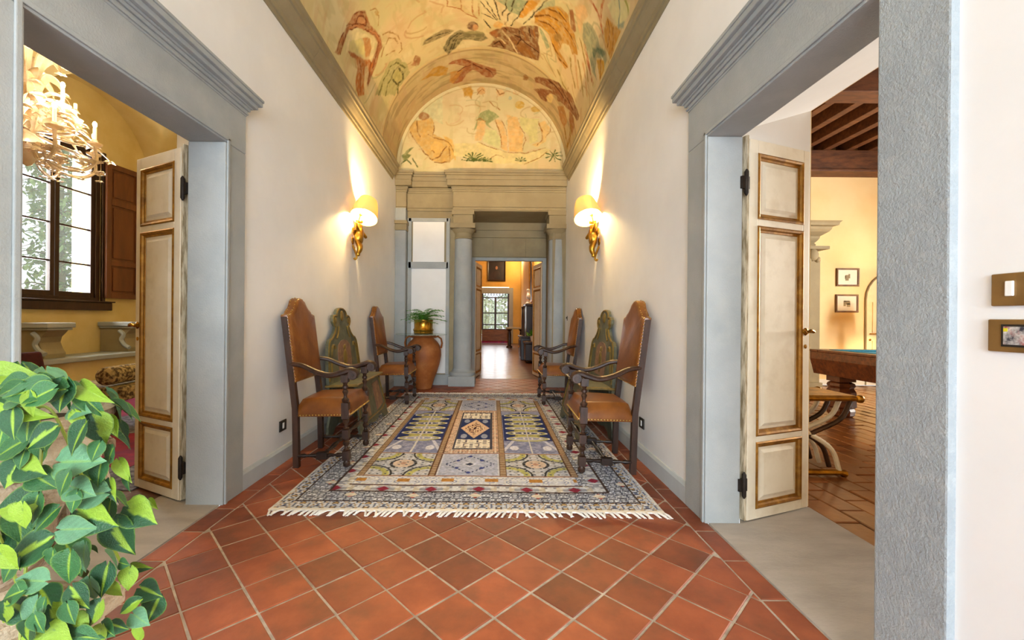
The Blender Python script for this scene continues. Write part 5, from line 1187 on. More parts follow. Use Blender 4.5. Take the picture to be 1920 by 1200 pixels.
# ------------------------------------------------------------------ glass chandelier
CX, CY = -4.0, 3.6
t = empty('glass_chandelier', (CX, CY, 0), 0, 'ornate blown glass chandelier with lit candles hanging in the salon', 'chandelier')
b = MB(); b.lathe([(0, 2.42), (.03, 2.44), (.05, 2.48), (.10, 2.54), (.13, 2.60), (.10, 2.66), (.05, 2.70), (.06, 2.78), (.09, 2.84), (.07, 2.92), (.035, 2.98), (.05, 3.06), (.07, 3.12), (.04, 3.18), (.02, 3.3), (.015, 3.45)], seg=24); obj('stem', b, 'crystal', t, smooth=True)
ch_ = MB()
for k in range(26):
    z = 3.46+k*.042; a = k*PI/2; c, s = math.cos(a), math.sin(a)
    ch_.tube([(c*.01*math.cos(q), s*.01*math.cos(q), z+.024*math.sin(q)) for q in np.linspace(0, 2*PI, 9)], .003, 5)
obj('chain', ch_, 'iron', t)
def flower(mb, p, r, n=5, up=.3):
    p = Vector(p)
    for k in range(n):
        a = 2*PI*k/n; d = Vector((math.cos(a), math.sin(a), up)); e = Vector((-math.sin(a), math.cos(a), 0))
        mb.add([p, p+d*r*.55+e*r*.38, p+d*r+Vector((0, 0, -r*.15)), p+d*r*.55-e*r*.38, p+d*r*.5+Vector((0, 0, r*.22))], [(0, 1, 4), (1, 2, 4), (2, 3, 4), (3, 0, 4)])
    mb.sphere(p+Vector((0, 0, r*.1)), r*.16, 6, 4)
rc = random.Random(9)
for tier, (n, r0, zc, zb, ro) in enumerate(((8, .45, 2.72, 2.46, 22), (6, .30, 2.98, 2.78, 0))):
    for k in range(n):
        a = 2*PI*k/n+math.radians(ro); c, s = math.cos(a), math.sin(a); P = lambda r, z: (c*r, s*r, z)
        am = MB(); am.tube(curve_pts([P(.05, zc-.05), P(r0*.35, zb+.02), P(r0*.75, zb-.03), P(r0*1.02, zb+.06), P(r0, zc-.06)], 22), .014, 8); ar = obj('arm', am, 'crystal', t, smooth=True)
        bo = MB(); bo.lathe([(.012, -.06), (.05, -.045), (.058, -.03), (.03, -.025), (.022, 0)], P(r0, zc), 14); obj('drip_pan', bo, 'crystal', ar, smooth=True)
        cd = MB(); cd.lathe([(.013, 0), (.013, .11), (.008, .115)], P(r0, zc), 10); obj('candle', cd, 'candle', ar, smooth=True)
        if tier == 0 or k % 2 == 0: fb = MB(); fb.sphere(P(r0, zc+.14), .016, 10, 8, (1, 1, 1.7)); obj('flame_bulb', fb, 'bulb', ar, smooth=True)
        for q in range(5):
            fw = MB(); flower(fw, P(r0*(.35+.17*q)+rc.uniform(-.03, .03), zb+.03+.07*rc.random()), rc.uniform(.06, .085), 6, rc.uniform(.1, .7)); obj('glass_flower', fw, 'crystal', ar)
        a2 = a+PI/n; P2 = lambda r, z: (math.cos(a2)*r, math.sin(a2)*r, z)
        for q in range(3):
            lv = MB(); e = r0*(.7+.2*q); zz = zc+.16-.12*q; n_ = 12; pts = curve_pts([P2(r0*.15, zc), P2(e*.5, zz+.06), P2(e*.85, zz+.05), P2(e*1.05, zz-.03)], n_)
            lv.tube(pts, [.008+.030*math.sin(PI*min(1, (i+1)/len(pts)))**1.2 for i in range(len(pts))], 7, flat=.22); flower(lv, P2(e*1.05, zz-.04), .055, 5, -.2); obj('glass_leaf', lv, 'crystal', ar, smooth=True)
        for q in range(3):
            dr = MB(); r_ = r0*(.5+.3*q); z = zb-.05+.02*q; dr.tube([P(r_, z+.06), P(r_, z)], .002, 4); flower(dr, P(r_, z-.01), .038, 6, .05); obj('drop', dr, 'crystal', ar)
cr = MB()
for k in range(9):
    a = 2*PI*k/9; c, s = math.cos(a), math.sin(a); cr.tube(curve_pts([(c*.04, s*.04, 3.1), (c*.09, s*.09, 3.32), (c*.17, s*.17, 3.42), (c*.24, s*.24, 3.36)], 12), [.012, .014, .018, .024, .03, .034, .034, .03, .026, .02, .016, .012, .008][:13], 7, flat=.3); flower(cr, (c*.24, s*.24, 3.34), .045)
obj('glass_crown', cr, 'crystal', t, smooth=True)
for k in range(8):
    a = 2*PI*k/8+math.radians(22); point('candle_light', (CX+.45*math.cos(a), CY+.45*math.sin(a), 2.88), 8, (1, .85, .6), .02)
# ------------------------------------------------------------------ garden outside the salon window
struct(obj('ground_garden', MB().box(-40, SX-.5, -10, 40, -1.6, -1.5), 'ground'), 'green garden ground outside the salon window', 'ground')
t = empty('conifer_tree', (-12.75, 12.3, -1.5), 0, 'tall green conifer seen through the salon window', 'tree')
obj('trunk', MB().tube([(0, 0, 0), (.05, 0, 4), (0, .05, 9.6)], [.2, .14, .02], 10), 'bark', t, smooth=True)
rt2 = random.Random(31); fo = MB(); bh = MB()
for lv in range(30):
    z = .8+lv*.30; rr = 1.25*(1-lv/33)**.8+.1
    for k in range(9):
        a = rt2.uniform(0, 2*PI); L = rr*rt2.uniform(.7, 1.1); d = Vector((math.cos(a), math.sin(a), 0)); e = Vector((-d.y, d.x, 0)); p0 = Vector((0, 0, z))
        bh.tube([p0, p0+d*L*.6+Vector((0, 0, .05)), p0+d*L+Vector((0, 0, -.1))], [.02, .014, .006], 4)
        for q in range(20):
            f_ = rt2.uniform(.2, 1); p = p0+d*L*f_+e*rt2.uniform(-.28, .28)*f_+Vector((0, 0, rt2.uniform(-.22, .1))); s_ = rt2.uniform(.08, .17); u_ = Vector((rt2.uniform(-1, 1), rt2.uniform(-1, 1), rt2.uniform(-.9, .3))).normalized(); v_ = u_.cross(Vector((0, 0, 1))).normalized()
            fo.add([p-u_*s_, p+v_*s_*.4, p+u_*s_, p-v_*s_*.4], [(0, 1, 2, 3)])
obj('branches', bh, 'bark', t); tag(obj('foliage', fo, 'conifer', t), kind='stuff')

# ================================================================== GAMES ROOM (right room)
GX1, GY0, GY1, GZ = 8.2, -.6, 7.6, 4.52
struct(obj('wall_games_far', MB().box(WR, GX1, GY1, GY1+.2, 0, GZ), 'plaster_cream'), 'cream far wall of the games room with two framed prints', 'wall')
struct(obj('wall_games_near', MB().box(WR, GX1, GY0-.2, GY0, 0, GZ), 'plaster_cream'), 'cream near wall of the games room', 'wall')
gw = MB(); gw.box(GX1, GX1+.3, GY0, 3.4, 0, GZ); gw.box(GX1, GX1+.3, 5.0, GY1, 0, GZ); gw.box(GX1, GX1+.3, 3.4, 5.0, 0, 1.1); gw.box(GX1, GX1+.3, 3.4, 5.0, 3.1, GZ)
struct(obj('wall_games_outer', gw, 'plaster_cream'), 'cream outer wall of the games room with an added window', 'wall')
iw = MB(); iw.box(WR+.001, WR+.012, GY0, RD0-.225, 0, GZ); iw.box(WR+.001, WR+.012, RD1+.235, GY1, 0, GZ); iw.box(WR+.001, WR+.012, RD0-.225, RD1+.235, RDH+.265, GZ); iw.box(1.5, WR, YB, YE, 3.75, GZ)
struct(obj('wall_games_corridor', iw, 'plaster_cream'), 'cream plaster on the games room side of the corridor wall', 'wall')
# ceiling: planks over rafters over main beams
cg = struct(empty('ceiling_games'), 'dark timber beamed ceiling of the games room', 'ceiling')
obj('ceiling_boards', MB().box(WR, GX1, GY0, GY1, GZ-.16, GZ), 'beam_dark', cg)
x = WR+.25
while x < GX1:
    obj('rafter', MB().box(x-.06, x+.06, GY0, GY1-.05, 4.14, GZ-.16), 'beam_wood', cg, bevel=.006); x += .40
for y in (7.46, 4.97, 2.5, .05): obj('main_beam', MB().box(WR+.02, GX1, y-.135, y+.135, 3.80, 4.14), 'beam_wood', cg, bevel=.01)
obj('beam_ledge', MB().box(WR+.02, GX1, 7.28, 7.6, 3.755, 3.80), 'beam_wood', cg, bevel=.01)
# floor: rectangular tiles
fg = struct(obj('floor_games', MB().box(WR, GX1, GY0, GY1, -.05, -.008), 'grout_dark'), 'polished terracotta games room floor of rectangular tiles', 'floor')
tl, tw = .30, .155; rest = MB(); nt_ = 0; mes = []
for k in range(2):
    b = MB(); slab(b, [(-tw/2+.004, -tl/2+.004), (tw/2-.004, -tl/2+.004), (tw/2-.004, tl/2-.004), (-tw/2+.004, tl/2-.004)], -.012, 0, .006); mes.append(mesh('tile', b))
ix = 0; xx_ = WR+.002
while xx_ < GX1-tw:
    yy = GY0+(tl/2 if ix % 2 else 0)
    while yy < GY1-tl:
        cx, cy = xx_+tw/2, yy+tl/2; ra = cx/max(cy, .1)
        if .70 < ra < 1.0 and cy > 1.9 and cx < 5.6 and nt_ < 290:
            o = link('tile', mes[nt_ % 2], 'terracotta_games', fg); o.location = (cx, cy, rt.uniform(-.003, .003)); o.rotation_euler = (rt.uniform(-.012, .012), rt.uniform(-.015, .015), rt.uniform(-.006, .006)); nt_ += 1
        else: slab(rest, [(xx_+.004, yy+.004), (xx_+tw-.004, yy+.004), (xx_+tw-.004, yy+tl-.004), (xx_+.004, yy+tl-.004)], -.012, rt.uniform(-.003, .003), .006)
        yy += tl
    xx_ += tw; ix += 1
tag(obj('tile_field', rest, 'terracotta_games', fg), kind='stuff')
struct(obj('baseboard_games', MB().box(WR+.02, GX1, GY1-.02, GY1, 0, .1), 'white_paint'), 'white baseboard along the games room far wall', 'baseboard')
# billiard table
t = empty('billiard_table', (4.81, 4.0, 0), 0, 'dark wooden billiard table with turquoise cloth in the games room', 'billiard table')
obj('apron', MB().prism([(-.71, .49), (.71, .49), (.76, .68), (.76, .765), (-.76, .765), (-.76, .68)], 'y', -1.35, 1.35), 'billiard_wood', t, bevel=.006)
obj('cloth', MB().box(-.62, .62, -1.22, 1.22, .765, .777), 'baize', t)
for a in ((-.76, .76, -1.36, -1.22), (-.76, .76, 1.22, 1.36)): obj('rail', MB().box(a[0], a[1], a[2], a[3], .765, .795), 'billiard_wood', t, bevel=.008)
for a in ((-.76, -.62), (.62, .76)): obj('rail', MB().box(a[0], a[1], -1.22, 1.22, .765, .795), 'billiard_wood', t, bevel=.008)
for a in ((-.62, -.57, -1.22, 1.22), (.57, .62, -1.22, 1.22), (-.62, .62, -1.22, -1.17), (-.62, .62, 1.17, 1.22)): obj('cushion', MB().box(a[0], a[1], a[2], a[3], .777, .80), 'baize', t, bevel=.006)
for sx in (-.55, .55):
    for sy in (-1.12, 1.12):
        g = MB(); g.box(sx-.10, sx+.10, sy-.10, sy+.10, .42, .50); g.lathe([(.09, .42), (.13, .40), (.14, .37), (.12, .34), (.145, .30), (.15, .12), (.125, .10), (.14, .07), (.13, .02), (.11, 0)], (sx, sy, 0), 8); obj('leg', g, 'billiard_wood', t)
# gilded curule stool
t = empty('curule_stool', (2.36, 3.30, .002), .0, 'gilded folding stool with curved striped legs behind the right door leaf', 'stool')
st = MB(); st.box(-.36, .34, -.20, .20, .555, .60); obj('seat', st, 'gold', t, bevel=.015, bseg=3)
for s in (-1, 1):
    k = MB(); k.sphere((.36, s*.2, .575), .03, 12, 8); k.sphere((-.38, s*.2, .575), .03, 12, 8); k.tube([(-.36, s*.2, .575), (.34, s*.2, .575)], .016, 8); obj('side_rail', k, 'gold', t, smooth=True)
    obj('foot_bar', MB().tube([(-.27, s*.19, .03), (.0, s*.19, .03), (.22, s*.19, .03), (.26, s*.19, .02)], [.024, .03, .026, .034], 8, flat=.8), 'gold', t, smooth=True)
for i, y in enumerate((-.19, -.095, 0, .095, .19)):
    for s in (-1, 1):
        k = MB(); k.tube(curve_pts([(s*.30, y, .56), (s*.22, y, .42), (0, y, .31), (-s*.16, y, .20), (-s*.22, y, .04)], 20), .017, 8); o = obj('leg', k, 'walnut' if (i+(s > 0)) % 2 else 'cream_paint', t, smooth=True)
# framed prints
def print_(x0, x1, z0, z1, lab, motif_):
    t = empty('framed_print', ((x0+x1)/2, GY1-.001, (z0+z1)/2), 0, lab, 'picture', 'framed prints in the games room'); hx, hz = (x1-x0)/2, (z1-z0)/2
    obj('frame', MB().frame(-hx, hx, -hz, hz, [(0, 0), (0, .02), (.006, .026), (.026, .022), (.03, .008), (.03, 0)], lambda u, v, h: (u, -h, v)), 'frame_wood', t); obj('paper', MB().box(-hx+.028, hx-.028, -.008, -.002, -hz+.028, hz-.028), 'paper', t)
    d = MB()
    for (a, b_, w_, h_) in motif_: d.box(a-w_, a+w_, -.0095, -.008, b_-h_, b_+h_)
    obj('drawing', d, 'stone_warm_lit', t)
print_(6.215, 6.625, 1.785, 2.11, 'upper framed print with a small drawing on the games room wall', ((-.01, -.01, .03, .05), (.03, .02, .015, .04), (-.04, .0, .01, .03)))
print_(6.205, 6.615, 1.312, 1.637, 'lower framed print with a wider drawing on the games room wall', ((-.04, .0, .02, .05), (.02, .01, .04, .03), (.03, -.03, .03, .03), (.0, .04, .05, .01)))
# stone fireplace
t = empty('stone_fireplace', (4.72, GY1, 0), 0, 'carved grey stone fireplace with a deep cornice in the games room', 'fireplace')
pf = [(.0, 2.46), (.06, 2.46), (.07, 2.50), (.05, 2.53), (.09, 2.57), (.11, 2.60), (.12, 2.64), (.17, 2.67), (.22, 2.70), (.25, 2.74), (.26, 2.78), (.33, 2.79), (.34, 2.83), (.37, 2.86)]
c = MB(); k = len(pf); vs = []
for q, z in pf: vs += [(-.93-q*.75, -.002, z), (-.93-q*.75, -.12-q, z), (.93+q*.75, -.12-q, z), (.93+q*.75, -.002, z)]
c.add(vs, [(i*4+j, i*4+j+1, i*4+j+5, i*4+j+4) for i in range(k-1) for j in range(3)]+[((k-1)*4, (k-1)*4+1, (k-1)*4+2, (k-1)*4+3), (3, 2, 1, 0)])
obj('cornice', c, 'stone_warm_lit', t); obj('shelf', MB().box(-1.1, 1.12, -.33, -.002, 2.40, 2.455), 'stone_warm_lit', t, bevel=.006)
obj('hood', MB().box(-.97, .97, -.2, -.002, 1.5, 2.40), 'stone_warm_lit', t)
for s in (-1, 1):
    obj('pilaster', MB().box(s*.70, s*.98, -.30, -.002, .08, 2.2), 'stone_warm_lit', t, bevel=.01); k = MB(); k.sphere((s*.84, -.30, 2.3), .11, 12, 8, (.9, .6, 1)); k.sphere((s*.93, -.28, 2.22), .06, 10, 6); k.sphere((s*.75, -.30, 2.2), .06, 10, 6); obj('carved_capital', k, 'stone_warm_lit', t, smooth=True); obj('pilaster_base', MB().box(s*.67, s*1.01, -.33, -.002, 0, .08), 'stone_warm_lit', t)
obj('firebox', MB().box(-.55, .55, -.02, -.001, 0, 1.5), 'iron', t)
# arched door and table lamp
t = struct(empty('door_5', (7.25, GY1, 0)), 'arched cream door in the far wall of the games room', 'door')
ap = [(-.50, 0), (.50, 0), (.50, 1.55)]+[(.50*math.cos(a), 1.55+.50*math.sin(a)) for a in np.linspace(0, PI, 14)[1:-1]]+[(-.50, 1.55)]
obj('leaf', MB().prism(ap, 'y', -.012, -.002), 'games_door', t); obj('surround', MB().tube([(a, -.012, b_) for a, b_ in ap[1:]+[ap[0]]], .018, 6), 'stone_warm_lit', t, smooth=True)
for z0, z1 in ((.1, .8), (.95, 1.5)): obj('panel_moulding', MB().frame(-.38, .38, z0, z1, [(0, 0), (0, .012), (.02, .012), (.02, 0)], lambda u, v, h: (u, -.012-h, v)), 'games_door', t)
hd = MB(); hd.tube([(-.42, -.012, .93), (-.42, -.05, .93), (-.30, -.05, .93)], .01, 6); hd.lathe([(.02, 0), (.02, -.006), (.0, -.008)], (-.42, -.012, .82), 10, 'y'); obj('door_handle', hd, 'brass', t, smooth=True)
t = empty('side_table', (6.75, 6.95, 0), 0, 'small dark side table beside the arched door', 'table'); obj('table_top', MB().lathe([(0, .70), (.26, .70), (.265, .715), (.26, .73), (0, .73)], seg=28), 'walnut', t, smooth=True)
obj('pedestal', MB().lathe([(.16, 0), (.15, .03), (.04, .08), (.03, .3), (.05, .5), (.03, .6), (.08, .70)], seg=20), 'walnut', t, smooth=True)
t = empty('table_lamp', (6.75, 6.95, .731), 0, 'table lamp with a golden shade glowing in front of the arched door', 'lamp')
obj('base', MB().lathe([(.07, 0), (.07, .02), (.03, .05), (.05, .18), (.055, .25), (.02, .34), (.012, .45)], seg=20), 'brass', t, smooth=True)
s_ = MB(); s_.lathe([(.19, .46), (.14, .80)], seg=28); s_.f = [f for f in s_.f if len(f) == 4]; obj('lamp_shade', s_, 'shade', t, smooth=True); obj('bulb', MB().sphere((0, 0, .60), .03, 10, 8), 'bulb', t, smooth=True)
point('table_lamp_light', (6.75, 6.95, 1.34), 40, (1, .72, .4), .04)
# unseen window, added to let daylight into the games room
w2 = struct(empty('window_2_added', (GX1, 4.2, 0)), 'tall unseen window added in the outer wall of the games room', 'window')
for a in ((-.8, -.73, 1.1, 3.1), (.73, .8, 1.1, 3.1), (-.73, .73, 3.03, 3.1), (-.73, .73, 1.1, 1.17), (-.035, .035, 1.17, 3.03)): obj('window_frame', MB().box(.05, .15, a[0], a[1], a[2], a[3]), 'window_wood', w2, bevel=.004)
for z in (1.65, 2.1, 2.55): obj('muntin', MB().box(.085, .115, -.73, .73, z-.012, z+.012), 'window_wood', w2)

# ================================================================== FAR ROOM beyond the end doorway
FY, FXL, FXR, FZ = 19.5, -2.4, 1.30, 4.4
struct(obj('floor_far_room', MB().box(FXL, FXR, 8.0, FY, -.05, 0), 'terracotta_far'), 'dark glossy tiled floor of the far room', 'floor')
fw = MB(); fw.box(FXL, -.50, FY, FY+.3, 0, FZ); fw.box(.78, FXR, FY, FY+.3, 0, FZ); fw.box(-.50, .78, FY, FY+.3, 2.62, FZ)
struct(obj('wall_far_end', fw, 'plaster_yellow'), 'yellow end wall of the far room with a glazed door', 'wall')
struct(obj('wall_far_left', MB().box(FXL-.2, FXL, 8.2, FY, 0, FZ), 'plaster_yellow'), 'yellow left wall of the far room', 'wall')
struct(obj('wall_far_right', MB().box(FXR, FXR+.2, 8.2, FY, 0, FZ), 'plaster_yellow'), 'yellow right wall of the far room', 'wall')
struct(obj('wall_far_near', MB().box(FXL, -1.3, 8.0, 8.2, 0, FZ).box(-1.3, FXR+.2, 8.0, 8.2, 3.0, FZ), 'plaster_yellow'), 'yellow near wall of the far room around the end doorway', 'wall')
struct(obj('ceiling_far_room', MB().box(FXL, FXR, 8.0, FY, FZ, FZ+.1), 'plaster_yellow'), 'pale yellow ceiling of the far room', 'ceiling')
t = struct(empty('trim_10', (0, FY, 0)), 'grey stone surround of the glazed door in the far room', 'door surround')
for a in ((-.68, -.50, 0, 2.57), (.78, .96, 0, 2.57), (-.50, .78, 2.30, 2.57)): obj('stone_block', MB().box(a[0], a[1], -.06, .02, a[2], a[3]), 'stone', t, bevel=.01)
t = struct(empty('door_6', (0, FY+.08, 0)), 'glazed double door with iron grille and wooden base panel in the far room', 'door')
obj('base_panel', MB().box(-.48, .76, -.03, .03, .10, .62), 'far_wood', t, bevel=.01); obj('kick_board', MB().box(-.49, .77, -.035, .035, 0, .10), 'salon_rug', t)
for a in ((-.50, -.42, .62, 2.42), (.70, .78, .62, 2.42), (.10, .19, .62, 2.15)): obj('door_stile', MB().box(a[0], a[1], -.03, .03, a[2], a[3]), 'window_wood', t)
for z in (.64, .86, 1.4, 2.12): obj('door_rail', MB().box(-.48, .76, -.025, .025, z-.025, z+.025), 'window_wood', t)
for a in ((-.42, .10), (.19, .70)): obj('pane', MB().box(a[0], a[1], -.003, .003, .65, 2.1), 'pane', t)
gr = MB()
for k in range(9):
    x0 = -.40+k*.135; gr.tube([(x0+.06*math.cos(q), 0, 2.27+.10*math.sin(q)) for q in np.linspace(0, 2*PI, 11)], .010, 5)
for x0 in (-.31, -.16, -.02, .30, .44, .58): gr.tube([(x0, .05, .65), (x0, .05, 2.12)], .008, 5)
obj('iron_grille', gr, 'iron', t)
# garden backdrop beyond the far door
struct(obj('ground_terrace', MB().box(-8, 8, FY+.3, 45, -.3, -.2), 'marble'), 'pale terrace outside the far glazed door', 'ground')
for i, (x, y, r, lab) in enumerate(((-.9, 27, 1.3, 'round green shrub on the terrace left of the far door'), (1.2, 30, 1.5, 'round green shrub on the terrace right of the far door'))):
    t = empty('garden_shrub', (x, y, -.2), 0, lab, 'shrub', 'terrace shrubs'); f = MB()
    for k in range(700):
        d = Vector((R_.gauss(0, 1), R_.gauss(0, 1), R_.gauss(0, 1))).normalized(); p = Vector((d.x*r, d.y*r, 1.5+d.z*r*1.1))*1; s_ = .13; u_ = d.orthogonal().normalized(); v_ = d.cross(u_); f.add([p-u_*s_, p+v_*s_, p+u_*s_, p-v_*s_], [(0, 1, 2, 3)])
    tag(obj('foliage', f, 'shrub', t), kind='stuff'); obj('trunk', MB().tube([(0, 0, 0), (0, 0, 1.5)], [.1, .06], 8), 'bark', t)
# portrait
t = empty('portrait_painting', (.18, FY-.005, 3.36), 0, 'dark framed half length portrait hanging above the far glazed door', 'painting')
obj('frame', MB().frame(-.42, .42, -.48, .48, [(0, 0), (0, .04), (.02, .05), (.06, .03), (.07, .01), (.07, 0)], lambda u, v, h: (u, -h, v)), 'walnut_dark', t); obj('canvas', MB().box(-.36, .36, -.012, -.002, -.42, .42), 'portrait', t)
f = MB(); f.sphere((0, -.012, .14), .07, 14, 8, (.8, .06, 1.15)); obj('painted_face', f, 'skin_paint', t, smooth=True); f = MB(); f.sphere((0, -.012, -.2), .2, 14, 8, (.9, .025, 1.0)); obj('painted_figure', f, 'portrait', t, smooth=True)
# cabinet, bust, plant, table
t = empty('carved_cabinet', (1.05, 11.95, 0), 0, 'tall dark carved cabinet against the right wall of the far room', 'cabinet')
obj('base', MB().box(-.26, .24, -.38, .38, 0, .62), 'walnut_dark', t, bevel=.015); obj('worktop', MB().box(-.29, .24, -.41, .41, .62, .67), 'walnut', t, bevel=.01)
obj('upper_case', MB().box(-.10, .24, -.34, .34, .67, 1.50), 'walnut_dark', t, bevel=.01); obj('cornice', MB().box(-.14, .24, -.40, .40, 1.50, 1.56), 'walnut', t, bevel=.015)
for y in (-.33, .33): obj('column', MB().lathe([(.035, .67), (.03, .72), (.022, .8), (.03, 1.1), (.02, 1.4), (.035, 1.5)], (-.17, y, 0), 12), 'walnut', t, smooth=True)
for y in (-.19, .19): 
    d = obj('cupboard_door', MB().box(-.275, -.26, y-.17, y+.17, .10, .56), 'walnut', t, bevel=.006); obj('knob', MB().sphere((-.29, y*.3, .35), .015, 8, 6), 'brass', d)
t = empty('white_bust', (1.02, 11.9, 1.56), 0, 'white marble bust on top of the carved cabinet', 'bust')
obj('socle', MB().lathe([(.09, 0), (.09, .03), (.05, .06), (.05, .10)], seg=18), 'marble', t, smooth=True)
link('figure', skin_mesh('figure', [(0, 0, .12), (0, 0, .22), (0, 0, .30), (0, 0, .36), (-.01, 0, .44), (0, -.1, .24), (0, .1, .24), (0, -.13, .16), (0, .13, .16)], [(0, 1), (1, 2), (2, 3), (3, 4), (1, 5), (5, 7), (1, 6), (6, 8)], [.07, .09, .05, .04, .075, .05, .05, .045, .045]), 'marble', t)
t = empty('carved_chest', (1.06, 11.1, 0), 0, 'low dark carved chest in front of the cabinet', 'chest'); obj('body', MB().box(-.20, .22, -.28, .28, .06, .50), 'walnut_dark', t, bevel=.02); obj('lid', MB().box(-.23, .23, -.31, .31, .50, .55), 'walnut', t, bevel=.012)
for sx in (-.15, .17):
    for sy in (-.22, .22): obj('foot', MB().sphere((sx, sy, .035), .035, 8, 6), 'walnut_dark', t)
t = empty('white_flowerpot', (1.08, 11.1, .551), 0, 'small white flowerpot with a green plant on the carved chest', 'plant pot'); obj('pot', MB().lathe([(.05, 0), (.075, .14), (.08, .15), (.07, .15), (.06, .1), (0, .1)], seg=18), 'marble', t, smooth=True)
f = MB()
for k in range(70):
    a = R_.uniform(0, 6.28); e = R_.uniform(.2, 1.3); d = Vector((math.cos(a)*math.cos(e), math.sin(a)*math.cos(e), math.sin(e))); p = Vector((0, 0, .13)); L = R_.uniform(.12, .26); s_ = d.orthogonal().normalized()*.022; f.add([p, p+d*L*.6+s_, p+d*L, p+d*L*.6-s_], [(0, 1, 2, 3)])
obj('leaves', f, 'fern', t)
t = empty('console_table', (.92, 16.6, 0), 0, 'dark stone topped console table near the glazed door of the far room', 'table'); obj('table_top', MB().box(-.38, .34, -.45, .45, .74, .80), 'stone_warm_lit', t, bevel=.02)
for sx in (-.24, .24): obj('leg', MB().lathe([(.12, 0), (.12, .05), (.07, .1), (.08, .5), (.06, .65), (.13, .74)], (sx, 0, 0), 14), 'walnut', t, smooth=True)
for i, (y, z, w_, h_) in enumerate(((10.2, 2.55, .5, .8), (13.9, 2.6, .6, .9))):
    t = empty('wall_painting', (FXR-.003, y, z), 0, ['dark framed painting above the carved cabinet side of the right wall', 'dark framed painting deeper along the right wall of the far room'][i], 'painting', 'paintings on the far room wall')
    obj('frame', MB().frame(-w_, w_, -h_, h_, [(0, 0), (0, .05), (.06, .04), (.08, .01), (.08, 0)], lambda u, v, h: (-h, u, v)), 'gilt' if i else 'walnut_dark', t); obj('canvas', MB().box(-.012, -.002, -w_+.07, w_-.07, -h_+.07, h_-.07), 'portrait', t)
t = empty('ceiling_spot', (1.15, 18.6, 3.78), 0, 'lit picture spotlight high in the far room', 'lamp'); obj('bulb', MB().sphere((0, 0, 0), .05, 10, 8), 'bulb', t, smooth=True); obj('arm', MB().tube([(0, 0, .05), (.05, 0, .2), (.15, 0, .22)], .012, 6), 'brass', t)
point('far_room_fill', (.2, 12.0, 3.6), 75, (1, .86, .62), .1)  # added fill light without a fixture, brightens the far room and door leaves
point('far_room_spot', (1.0, 18.5, 3.7), 22, (1, .75, .42), .05)
